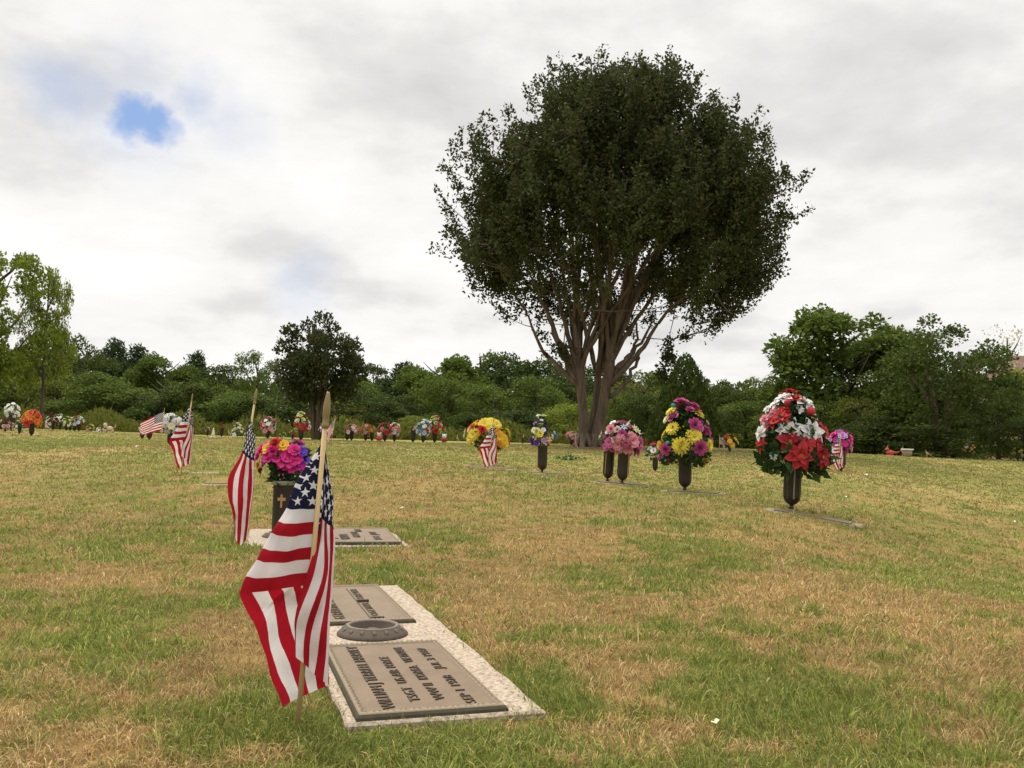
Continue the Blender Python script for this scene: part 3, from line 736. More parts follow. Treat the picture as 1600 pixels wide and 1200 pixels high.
def flower_mesh(kind, col, var=0):
    key = (kind, col, var)
    if key in _fm: return _fm[key]
    rr = random.Random(hash((kind, var)) % 9999 if False else (len(kind)*31+var*7)); mb = MB(); mats = [petal(col)]
    J = lambda a: rr.uniform(-a, a)
    if kind == 'poinsettia':
        for i in range(7): petal_strip(mb, 2*PI*i/7+J(.15), .95, .27+J(.04), .05+J(.15), -.25+J(.2), 0, .05, True, 0, .25)
        for i in range(5): petal_strip(mb, 2*PI*i/5+.4+J(.2), .6, .2, .45+J(.1), .15+J(.15), 0, .04, True, .04, .3)
        for i in range(3): petal_strip(mb, 2*PI*i/3+.1+J(.2), .36, .13, .8, .5, 0, .03, True, .07, .3)
        mats.append(petal('gold'))
        for i in range(5): mb.blob((.07*math.cos(i*1.256), .07*math.sin(i*1.256), .13), .045, 1, 5, 4)
    elif kind == 'daisy':
        for k, (nn, ln, t) in enumerate(((15, .92, .05), (13, .78, .28), (11, .55, .5))):
            for i in range(nn): petal_strip(mb, 2*PI*i/nn+J(.08)+k*.2, ln, .125, t+J(.08), t-.3+J(.1), 0, .08, False, .03*k, .15, 3)
        mats.append(petal('centre' if col != 'orange' else 'darkcentre')); mb.blob((0, 0, .1), .17, 1, 8, 5, (1, 1, .7))
    elif kind == 'rose':
        for k, (nn, ln, t, w) in enumerate(((5, .85, .25, .42), (5, .72, .65, .38), (4, .62, 1.0, .32), (3, .55, 1.25, .24), (3, .48, 1.45, .15))):
            for i in range(nn): petal_strip(mb, 2*PI*i/nn+k*.55+J(.1), ln, w, t+.25, t-.45+(.3 if k > 2 else 0), 0, .16-.03*k, False, 0, .3, 4)
    elif kind == 'lily':
        for i in range(6): petal_strip(mb, 2*PI*i/6+J(.06), 1.05, .2, .8-(i % 2)*.15, -.1+J(.1), 0, .05, True, 0, .3, 5)
        mats.append(petal('gold'))
        for i in range(4): mb.tube([(0, 0, .05), (.12*math.cos(i*1.6), .12*math.sin(i*1.6), .5)], .02, 3, 1)
    elif kind == 'open':      # broad five petals, slightly cupped
        for i in range(5): petal_strip(mb, 2*PI*i/5+J(.1), .85, .42, .45+J(.15), -.15+J(.25), 0, .05, False, 0, .2, 4)
        for i in range(5): petal_strip(mb, 2*PI*i/5+.6+J(.1), .55, .3, .85+J(.15), .3+J(.2), 0, .04, False, .05, .2, 3)
        mats.append(petal('darkcentre' if col not in ('white', 'cream', 'peach') else 'gold')); mb.blob((0, 0, .12), .10, 1, 6, 4)
    elif kind == 'ruffle':    # carnation / mum
        for k in range(5):
            nn = 11-k
            for i in range(nn): petal_strip(mb, 2*PI*i/nn+k*.37+J(.2), .72-.09*k+J(.1), .19, .1+k*.32+J(.15), .1+k*.3+J(.35), 0, .05, False, .03*k, .2, 3, J(.7))
    elif kind == 'cluster':   # hydrangea-like head of little four-petalled florets
        for i in range(22):
            ph = math.acos(1-1.25*(i+.5)/22); az = i*2.39996
            c = Vector((math.sin(ph)*math.cos(az), math.sin(ph)*math.sin(az), math.cos(ph)*.8))*.72
            nrm = c.normalized(); e1 = nrm.orthogonal().normalized(); e1 = Matrix.Rotation(rr.uniform(0, 3), 3, nrm) @ e1; e2 = nrm.cross(e1)
            for k in range(4):
                a = k*PI/2; dv = e1*math.cos(a)+e2*math.sin(a); sd = e1*-math.sin(a)+e2*math.cos(a)
                mb.add([c, c+dv*.17-sd*.12+nrm*.05, c+dv*.30+nrm*J(.05), c+dv*.17+sd*.12+nrm*.05], [(0, 1, 2, 3)], 0, False)
    elif kind == 'ball':
        mb.blob((0, 0, .2), .8, 0, 12, 8)
    elif kind == 'spike':
        for i in range(26):
            z = i/26*2.6; a = i*2.4; s = (1-i/34)
            petal_strip(mb, a, .42*s, .16*s, .5, .1, 0, .05, False, z, .3, 2)
    me = mb.mesh('flower_'+kind, mats); _fm[key] = me; return me
def orient(o, nrm, roll=0.0):
    n = Vector(nrm).normalized(); q = n.to_track_quat('Z', 'Y'); o.rotation_mode = 'QUATERNION'
    o.rotation_quaternion = q @ Matrix.Rotation(roll, 3, 'Z').to_quaternion()
def quad_leaves(C, D, Nn, ln, wd, fold=.15):
    """diamond leaves folded along the midrib. C,D,Nn:(N,3); ln,wd:(N,)"""
    D = D/np.maximum(np.linalg.norm(D, axis=1, keepdims=True), 1e-6)
    S = np.cross(D, Nn); S /= np.maximum(np.linalg.norm(S, axis=1, keepdims=True), 1e-6)
    U = np.cross(S, D); ln = ln[:, None]; wd = wd[:, None]
    V = np.stack([C, C+D*ln*.42+S*wd+U*wd*fold, C+D*ln, C+D*ln*.42-S*wd+U*wd*fold], 1)
    N = len(C); F = np.arange(N*4).reshape(N, 4)
    return V.reshape(-1, 3), F
def rand_dirs(n, g=None):
    g = g or rng; v = g.normal(size=(n, 3)); return v/np.linalg.norm(v, axis=1, keepdims=True)
def shape_r(shape, t):
    if shape == 'cone': return min(1.0, .62+t*1.9)*(1-t)**.62*1.16+.05 if t < 1 else .05
    if shape == 'fan': return .25+.75*t**.7 if t < .75 else math.sqrt(max(0.02, 1-((t-.6)/.4)**2*.85))
    return math.sqrt(max(.03, 1-(2*t-.9)**2*.9))
def bouquet(base, label, w, h, specs, shape='dome', hand=(), seed=1, leaf=.05, nleaf=260, gap=0.0, size=.05, far=False, d=None, sprigs=True, group=None, leafmat='leaf_plastic'):
    """base: rim of the vase; w,h metres; specs: [(kind, colour, count)]; hand: [(px,py,kind,colour,size)]"""
    g = random.Random(seed); gr = np.random.default_rng(seed)
    t = empty('bouquet', base, 0, label, 'flowers', group or 'silk flower bouquets on the graves')
    # foliage
    n = nleaf; tt = gr.random(n); az = gr.random(n)*2*PI; rad = np.array([shape_r(shape, x) for x in tt])*w/2*np.sqrt(gr.random(n))*.92
    C = np.stack([np.cos(az)*rad, np.sin(az)*rad, tt*h*.93+gap-.01], 1)
    D = np.stack([np.cos(az), np.sin(az), gr.normal(.1, .6, n)], 1)+gr.normal(0, .35, (n, 3))
    V, F = quad_leaves(C, D, rand_dirs(n, gr)+np.array([0, 0, .6]), gr.uniform(.7, 1.3, n)*leaf, gr.uniform(.22, .4, n)*leaf)
    link('foliage', np_mesh('foliage', V, F, M[leafmat]), t)
    mb = MB()
    for i in range(5 if far else 14):
        a = g.uniform(0, 2*PI); r = g.uniform(.2, .8)*w/2*.8; z = g.uniform(.3, .85)*h
        mb.tube([(math.cos(a)*.015, math.sin(a)*.015, -.06), (math.cos(a)*r*.35, math.sin(a)*r*.35, gap+z*.4), (math.cos(a)*r, math.sin(a)*r, gap+z)], .0022, 4)
    mb.obj('stems', [M['stem']], t)
    cnt = 0; tot = sum(s[2] for s in specs); order = [s for s in specs for _ in range(s[2])]; g.shuffle(order)
    placed = []
    bx, by = proj(base)
    for (px, py, kind, col, sz) in hand:
        # world offsets from pixel offsets at the bouquet's own distance, bulging towards the viewer
        s = d/FPX; dx = (px-bx)*s; dz = (by-py)*s
        tq = min(1, max(0, (dz-gap)/h)); rr = shape_r(shape, tq)*w/2
        k = min(1, abs(dx)/max(rr, .01)); dy = -rr*math.sqrt(max(.02, 1-k*k))*.85
        o = link('flower', flower_mesh(kind, col, cnt % 2), t, (dx, dy, dz)); o.scale = (sz,)*3
        orient(o, (dx*1.1, dy*1.25-.04, (tq-.35)*h*.55+.03), g.uniform(0, 6)); cnt += 1; placed.append(Vector((dx, dy, dz)))
    for i, (kind, col, _) in enumerate(order):
        for _try in range(14):
            tq = min(.98, max(.04, (i+g.random())/max(1, len(order)))); a = (i*2.39996+g.uniform(-.5, .5)+_try*.9) % (2*PI)
            if hand and math.sin(a) < -.1: a = -a
            rr = shape_r(shape, tq)*w/2*g.uniform(.82, 1.0)
            p = Vector((math.cos(a)*rr, math.sin(a)*rr, gap+tq*h*.97))
            if all((p-q).length > size*1.25 for q in placed): break
        placed.append(p)
        o = link('flower', flower_mesh(kind, col, i % 2), t, p); sz = size*g.uniform(.8, 1.2)
        o.scale = (sz,)*3; orient(o, (p.x, p.y, (tq-.3)*h*.7+.03), g.uniform(0, 6))
    return t
# ------------------------------------------------------------------ big crape myrtle
def bez(a, b, c, n):
    return [a*(1-t)**2+b*2*t*(1-t)+c*t*t for t in [i/(n-1) for i in range(n)]]
def bez3(a, b, c, d, n):
    return [a*(1-t)**3+b*3*t*(1-t)**2+c*3*t*t*(1-t)+d*t**3 for t in [i/(n-1) for i in range(n)]]
def tubes_np(segs, nside=4):
    """segs: list of (pts list[Vector], radii) -> verts, faces ; cheap twigs"""
    mb = MB()
    for pts, rad in segs: mb.tube(pts, rad, nside, 0, False)
    return mb
def crape_crown(prof, cx_of, targets_n, leaves_per, zlow, seed, leaf=.085, lobes=.13, yscale=1.0, under=None):
    """prof: [(z, r)]"""
    g = np.random.default_rng(seed)
    zs = np.array([p[0] for p in prof]); rs = np.array([p[1] for p in prof]); o = np.argsort(zs); zs, rs = zs[o], rs[o]
    out = []
    zmax = zs[-1]
    ph = g.uniform(0, 6, 8)
    while len(out) < targets_n:
        z = g.uniform(zlow, zmax); az = g.uniform(0, 2*PI)
        r = np.interp(z, zs, rs)*(1+lobes*(math.sin(3*az+ph[0]+z*.9)*.4+math.sin(7*az+ph[1]-z*1.7)*.5+math.sin(13*az+ph[2]+z*2.9)*.45))
        if g.random() > r/ rs.max(): continue
        q = g.random()**(.36); rr = r*q
        if under is not None and z < under(rr, az): continue
        if z < 5.9 and rr < 3.1 and g.random() < .84: continue
        cx, cy = cx_of(z); c0 = np.array((cx+rr*math.cos(az), cy+rr*math.sin(az)*yscale, z))
        for _ in range(int(g.integers(3, 10))):
            o_ = c0+g.normal(0, 1, 3)*np.array((.27, .27, .22)); out.append((o_[0], o_[1], o_[2], q))
    return np.array(out)
def twig_leaves(T, centre, g, per, leaf, spread=.26):
    """leaves along short outward/upward shoots starting at every target"""
    n = len(T); out = T[:, :3]-np.array(centre); out /= np.linalg.norm(out, axis=1, keepdims=True)
    D = out*.75+np.array([0, 0, .55])+g.normal(0, .35, (n, 3)); D /= np.linalg.norm(D, axis=1, keepdims=True)
    L = g.uniform(.25, .75, n)*(.6+.7*T[:, 3])
    idx = np.repeat(np.arange(n), per); s = g.uniform(-.45, 1, len(idx))
    C = T[idx, :3]+D[idx]*(L[idx]*s)[:, None]+g.normal(0, 1, (len(idx), 3))*spread*(1-.55*np.clip(s, 0, 1))[:, None]*.5
    ld = D[idx]*.3+rand_dirs(len(idx), g)
    nn = rand_dirs(len(idx), g)+np.array([0, 0, .7])
    return quad_leaves(C, ld, nn, g.uniform(.65, 1.25, len(idx))*leaf, g.uniform(.24, .36, len(idx))*leaf)
def build_big_tree():
    base = gp(930, 698, 25); S = FPX/25.0
    t = empty('crape_myrtle_tree', base, 0, 'large round crape myrtle with twin pale trunks on the lawn', 'tree', 'crape myrtle trees')
    P = lambda px, py, y=0.0: Vector(((px-930)/S, y, (698-py)/S+.0))
    g = random.Random(5); gn = np.random.default_rng(5)
    mb = MB()
    # root flares + twin trunks
    t1 = [P(912, 703), P(911, 680), P(910, 650), P(907, 615), P(904, 585), P(900, 555)]
    t2 = [P(930, 704, .05), P(931, 690, .05), P(938, 655, .05), P(944, 615, .05), P(950, 575, 0), P(953, 545, 0)]
    t3 = [P(922, 702, .28), P(924, 670, .3), P(931, 630, .35), P(934, 590, .4), P(938, 550, .45)]
    mb.tube(t1, [.20, .15, .13, .13, .135, .09], 14); mb.tube(t2, [.23, .175, .145, .145, .15, .10], 14); mb.tube(t3, [.17, .12, .10, .10, .08], 10)
    for c, r0 in ((P(912, 703), .21), (P(930, 704, .05), .24)):
        for k in range(6):
            a = k*1.05+.3; e = Vector((math.cos(a), math.sin(a), 0))
            mb.tube([c+e*.08+Vector((0, 0, .42)), c+e*(r0+.02)+Vector((0, 0, .12)), c+e*(r0+.26)+Vector((0, 0, -.05))], [.10, .085, .03], 7)
    limbs = []
    def limb(a, b, c, d, r0, r1=.02, n=12, wob=.05):
        pts = bez3(a, b, c, d, n)
        pts = [p+Vector((g.uniform(-wob, wob), g.uniform(-wob, wob), g.uniform(-wob, wob)*.5))*(0 if i == 0 else 1) for i, p in enumerate(pts)]
        rad = [r0*.66*(1-i/(n-1))**.8+r1*.85 for i in range(n)]; mb.tube(pts, rad, 8); limbs.append(pts)
    # drawn limbs seen against the sky
    limb(P(905, 612), P(880, 575), P(838, 560), P(818, 498, -.3), .085, .03)
    limb(P(818, 498, -.3), P(805, 465, -.4), P(778, 440, -.8), P(755, 400, -1.2), .04, .015)
    limb(P(902, 600), P(870, 560), P(862, 520), P(848, 470, .5), .09, .03)
    limb(P(901, 590), P(868, 530), P(848, 490), P(815, 420, -.6), .10, .02)
    limb(P(904, 590), P(885, 530), P(872, 470), P(838, 380, .9), .11, .02)
    limb(P(952, 600), P(985, 560), P(1005, 540), P(1022, 505, -.4), .085, .045)
    limb(P(1022, 505, -.4), P(1045, 470, -.5), P(1090, 440, -1), P(1140, 400, -1.4), .05, .015)
    limb(P(960, 575), P(985, 545), P(992, 560), P(995, 500, .3), .06, .03)
    limb(P(957, 585), P(985, 545), P(1010, 530), P(1020, 480, .6), .075, .02)
    limb(P(950, 620, 0), P(985, 600, 0), P(990, 560, .2), P(1000, 545, .2), .05, .04)
    limb(P(952, 560), P(965, 500), P(985, 440), P(1050, 350, -.5), .11, .02)
    limb(P(950, 560), P(955, 490), P(975, 430), P(1000, 300, .5), .12, .02)
    limb(P(903, 560), P(900, 500), P(895, 430), P(880, 300, -.3), .12, .02)
    limb(P(938, 560, .4), P(935, 500, .4), P(935, 430, .5), P(950, 260, .6), .11, .02)
    limb(P(902, 570), P(925, 520), P(925, 470), P(925, 330, -.6), .09, .02)
    limb(P(955, 560), P(990, 500), P(1010, 460), P(1100, 330, .9), .09, .02)
    # the rest fans out all round
    for i in range(30):
        az = i*2.39996+.4; el = g.uniform(.25, 1.0)
        src = g.choice([t1, t2, t3]); s = src[-1-g.randint(0, 1)]
        rr = g.uniform(1.2, 3.9)*(1.1-el*.45); z = 3.9+el*5.2
        e = Vector((.6+math.cos(az)*rr, math.sin(az)*rr, z)); h = Vector((math.cos(az), math.sin(az), 0))
        limb(s.copy(), s+Vector((0, 0, 1.0))+h*.25, s.lerp(e, .5)+Vector((0, 0, .5))+h*.1, e, g.uniform(.065, .10), .016)
    # targets
    prof = [(10.05, 1.0), (9.7, 1.8), (8.9, 2.75), (8.1, 3.45), (7.3, 4.1), (6.5, 4.25), (5.7, 4.25), (4.8, 3.9), (4.0, 3.2), (3.4, 2.4), (3.0, 1.4)]
    def under(r, az): return 3.35+1.0*math.exp(-(r/2.0)**2)+.22*math.sin(az*5)
    T = crape_crown(prof, lambda z: (.56+(.08 if z > 9 else 0), 0), 2450, 0, 3.05, 11, under=under, yscale=.98)
    # few ragged shoots standing out of the outline + the low hanging sprig
    extra = []
    for px, py in ((690, 270), (700, 285), (712, 300), (686, 320), (695, 345), (705, 235), (735, 215), (1078, 90), (1075, 110), (1060, 95), (1160, 170), (1150, 185), (1170, 165), (1135, 190), (912, 80), (905, 95), (1215, 260), (1205, 240),
                   (1235, 325), (1240, 370), (1225, 395), (965, 78), (1000, 82), (835, 110), (815, 125), (780, 150), (760, 185), (880, 90), (1040, 90), (1105, 130), (1120, 145), (1240, 345), (700, 370), (1075, 505), (1065, 520), (1150, 480), (1120, 500), (790, 500), (800, 490), (1190, 210), (1195, 290),
                   (875, 555), (880, 562), (869, 550), (850, 527), (1225, 430), (1215, 415), (845, 100), (930, 75), (1020, 78)):
        p = P(px-(24 if px > 1180 else 0), py+(26 if py < 200 else 0), g.uniform(-.6, .6)); extra.append((p.x, p.y, p.z, .7 if py < 520 else .2))
    T = np.concatenate([T, np.array(extra)])
    # connect every target with a twig to the nearest lower limb point
    LP = np.array([tuple(p) for l in limbs for p in l[2:]])
    segs = []
    order = np.argsort(T[:, 3]); nodes = LP
    sub = gn.permutation(len(T)-len(extra))[:1100].tolist()+list(range(len(T)-len(extra), len(T)-7))
    newpts = []
    for c, i in enumerate(sorted(sub, key=lambda j: T[j, 3])):
        q = T[i, :3]; dv = q-nodes; dist = np.linalg.norm(dv, axis=1)+np.where(dv[:, 2] < dist_lim(dv), 2.5, 0)
        a = nodes[int(np.argmin(dist))]; a = Vector(a); b = Vector(q); L = (b-a).length
        mid = a.lerp(b, .5)+Vector((0, 0, -.10*L))
        pts = bez(a, mid, b, 5); r = .010+.010*min(1.5, L)
        segs.append((pts, [r, r*.8, r*.6, r*.45, .004])); newpts += [tuple(p) for p in pts[2:]]
        if c % 40 == 39: nodes = np.concatenate([nodes, np.array(newpts)]); newpts = []
    sp0 = P(1062, 500, -.3); sp1 = P(1040, 545, -.35)
    segs.append(([P(1050, 470, -.3), P(1045, 500, -.35), P(1038, 530, -.4), P(1033, 585, -.4)], [.02, .014, .01, .005]))
    mb.obj('trunk', [M['bark']], t)
    tubes_np(segs, 4).obj('twigs', [M['bark_dark']], t)
    V, F = twig_leaves(T, (.6, 0, 2.6), gn, 84, .112, .20)
    hs = np.array([(*P(px, py, -.4+g.uniform(-.15, .15)), .15) for px, py in ((1035, 537), (1036, 545), (1034, 553), (1032, 562), (1038, 566), (1048, 563), (1030, 574), (1022, 583), (1028, 586), (1034, 592), (1040, 556))])
    hs[:, 3] = -.45; V2, F2 = twig_leaves(hs, (.6, 0, 2.6), gn, 55, .11, .20)
    V = np.concatenate([V, V2]); F = np.concatenate([F, F2+len(V)-len(V2)])
    link('crown', np_mesh('crown', V, F, M['crape']), t)
    return t
def dist_lim(dv): return np.full(len(dv), .05)

# ------------------------------------------------------------------ background trees: unit height, unit width prototypes
_cp = {}
def crown_proto(kind, var, mat, n=9000):
    key = (kind, var, mat)
    if key in _cp: return _cp[key]
    g = np.random.default_rng(100+var*13+len(kind))
    leaf = .028
    if kind in ('round', 'bush', 'tall', 'open', 'vase'):
        zb, nc, rc = {'round': (.16, 44, .12), 'bush': (0, 34, .14), 'tall': (.10, 50, .10), 'open': (.22, 60, .085), 'vase': (.27, 60, .10)}[kind]
        C = []; 
        while len(C) < nc:
            z = g.random(); az = g.random()*2*PI
            if kind == 'bush': r = math.sqrt(max(0, 1-(z*.97)**2.2))*.44
            elif kind == 'tall': r = (math.sin(PI*min(1, z*.86+.14))**.7)*.40
            else: r = math.sqrt(max(0, 1-(2*z-.9)**2*.85))*.42
            if g.random() > r/.44: continue
            q = g.random()**.4
            C.append((r*q*math.cos(az), r*q*math.sin(az), zb+(1-zb-.06)*z*.93, rc*g.uniform(.65, 1.25)))
        C = np.array(C); w = C[:, 3]**2; w /= w.sum(); idx = g.choice(len(C), n, p=w)
        dv = rand_dirs(n, g); dv[:, 2] = np.where(g.random(n) < .75, np.abs(dv[:, 2])*.9+.0, dv[:, 2])
        rad = C[idx, 3]*g.random(n)**.33*(1+.12*np.sin(dv[:, 0]*9+C[idx, 0]*40))
        P = C[idx, :3]+dv*rad[:, None]; P[:, 2] *= 1.0
        D = dv+g.normal(0, .6, (n, 3)); Nn = dv*1.0+np.array([0, 0, .8])+g.normal(0, .5, (n, 3))
        if kind == 'open': leaf = .021
    elif kind == 'cone':
        z = 1-np.sqrt(g.random(n)); z = np.clip(z, 0, 1); az = g.random(n)*2*PI
        r = .48*(1-z)**.72*(.86+.14*g.random(n))*(1+.10*np.sin(az*9+z*21)+.07*np.sin(az*17-z*40))
        P = np.stack([r*np.cos(az), r*np.sin(az), z*.98], 1); D = np.stack([np.cos(az)*.5, np.sin(az)*.5, np.ones(n)], 1)+g.normal(0, .35, (n, 3)); Nn = rand_dirs(n, g)+np.stack([np.cos(az), np.sin(az), az*0], 1); leaf = .034
    elif kind == 'pine':
        P = []; D = []
        nb = 90
        for i in range(nb):
            z = .30+.68*(i/nb); L = .42*(1-(z-.30)/.70)**1.0*g.uniform(.35, 1.15)+.03; az = i*2.4+g.uniform(-.3, .3)
            m = int(n/nb*(L/.22))
            m = max(12, m); s = g.random(m)**.55; e = np.array([math.cos(az), math.sin(az), .30])
            p = np.array([0, 0, z])+e*(L*s)[:, None]+g.normal(0, 1, (m, 3))*np.array([.026, .026, .016])
            P.append(p); D.append(e*.7+g.normal(0, .7, (m, 3)))
        P = np.concatenate(P); D = np.concatenate(D); Nn = rand_dirs(len(P), g); leaf = .048
    n = len(P)
    wd = g.uniform(.28, .5, n) if kind != 'pine' else g.uniform(.16, .28, n)
    V, F = quad_leaves(P, D, Nn, g.uniform(.7, 1.3, n)*leaf, wd*leaf)
    me = np_mesh('crown_'+kind, V, F, M[mat]); me['top'] = float(np.quantile(P[:, 2], .997)); me['wid'] = float(2*np.quantile(np.abs(P[:, 0]), .985)); _cp[key] = me; return me
_tp = {}
def trunk_proto(kind, mat='bark_dark'):
    if (kind, mat) in _tp: return _tp[(kind, mat)]
    g = random.Random(len(kind)); mb = MB()
    if kind == 'multi':
        for i in range(6):
            a = i*1.05; e = Vector((math.cos(a), math.sin(a), 0)); b = e*.018
            mb.tube([b+Vector((0, 0, -.02)), b+e*.02+Vector((0, 0, .18)), b+e*.07+Vector((0, 0, .42)), b+e*.22+Vector((0, 0, .66))], [.017, .013, .010, .004], 6)
            mb.tube([b+e*.03+Vector((0, 0, .25)), b+e*.10+Vector((0, 0, .5)), b+e*.28+Vector((.05, 0, .68))], [.008, .006, .003], 5)
    elif kind == 'pine':
        mb.tube([(0, 0, -.03), (.004, 0, .5), (0, 0, .97)], [.016, .011, .003], 6)
    else:
        mb.tube([(0, 0, -.03), (.006, .0, .2), (-.008, .004, .45), (0, 0, .85)], [.030, .022, .014, .004], 7)
        for i in range(9):
            z = .22+.06*i; a = i*2.4; L = .34-.018*i; e = Vector((math.cos(a), math.sin(a), .9))
            mb.tube([(0, 0, z), Vector((0, 0, z))+e*L*.5+Vector((math.cos(a), math.sin(a), 0))*.02, Vector((0, 0, z))+e*L], [.010, .007, .002], 5)
    _tp[(kind, mat)] = mb.mesh('trunk_'+kind, [M[mat]]); return _tp[(kind, mat)]
def tree(px, d, topy, wpx, label, kind='round', var=0, mat='wood_green', name='tree', cat='tree', group='trees bordering the cemetery', rz=0.0, trunk='plain', basez=None, n=9000, asp=1.0, bark='bark_dark'):
    c = at(px, 690, d); z = gz(c.x, c.y) if basez is None else basez
    me_ = crown_proto(kind, var, mat, n); top = at(px, topy, d).z; H = (top-z)/me_['top']; wpx = wpx/me_['wid']; W = wpx*d/FPX
    t = empty(name, (c.x, c.y, z-.02), rz, label, cat, group); t.scale = (W, W*asp, H)
    link('crown', crown_proto(kind, var, mat, n), t)
    if trunk: link('trunk', trunk_proto(trunk, bark), t)
    return t

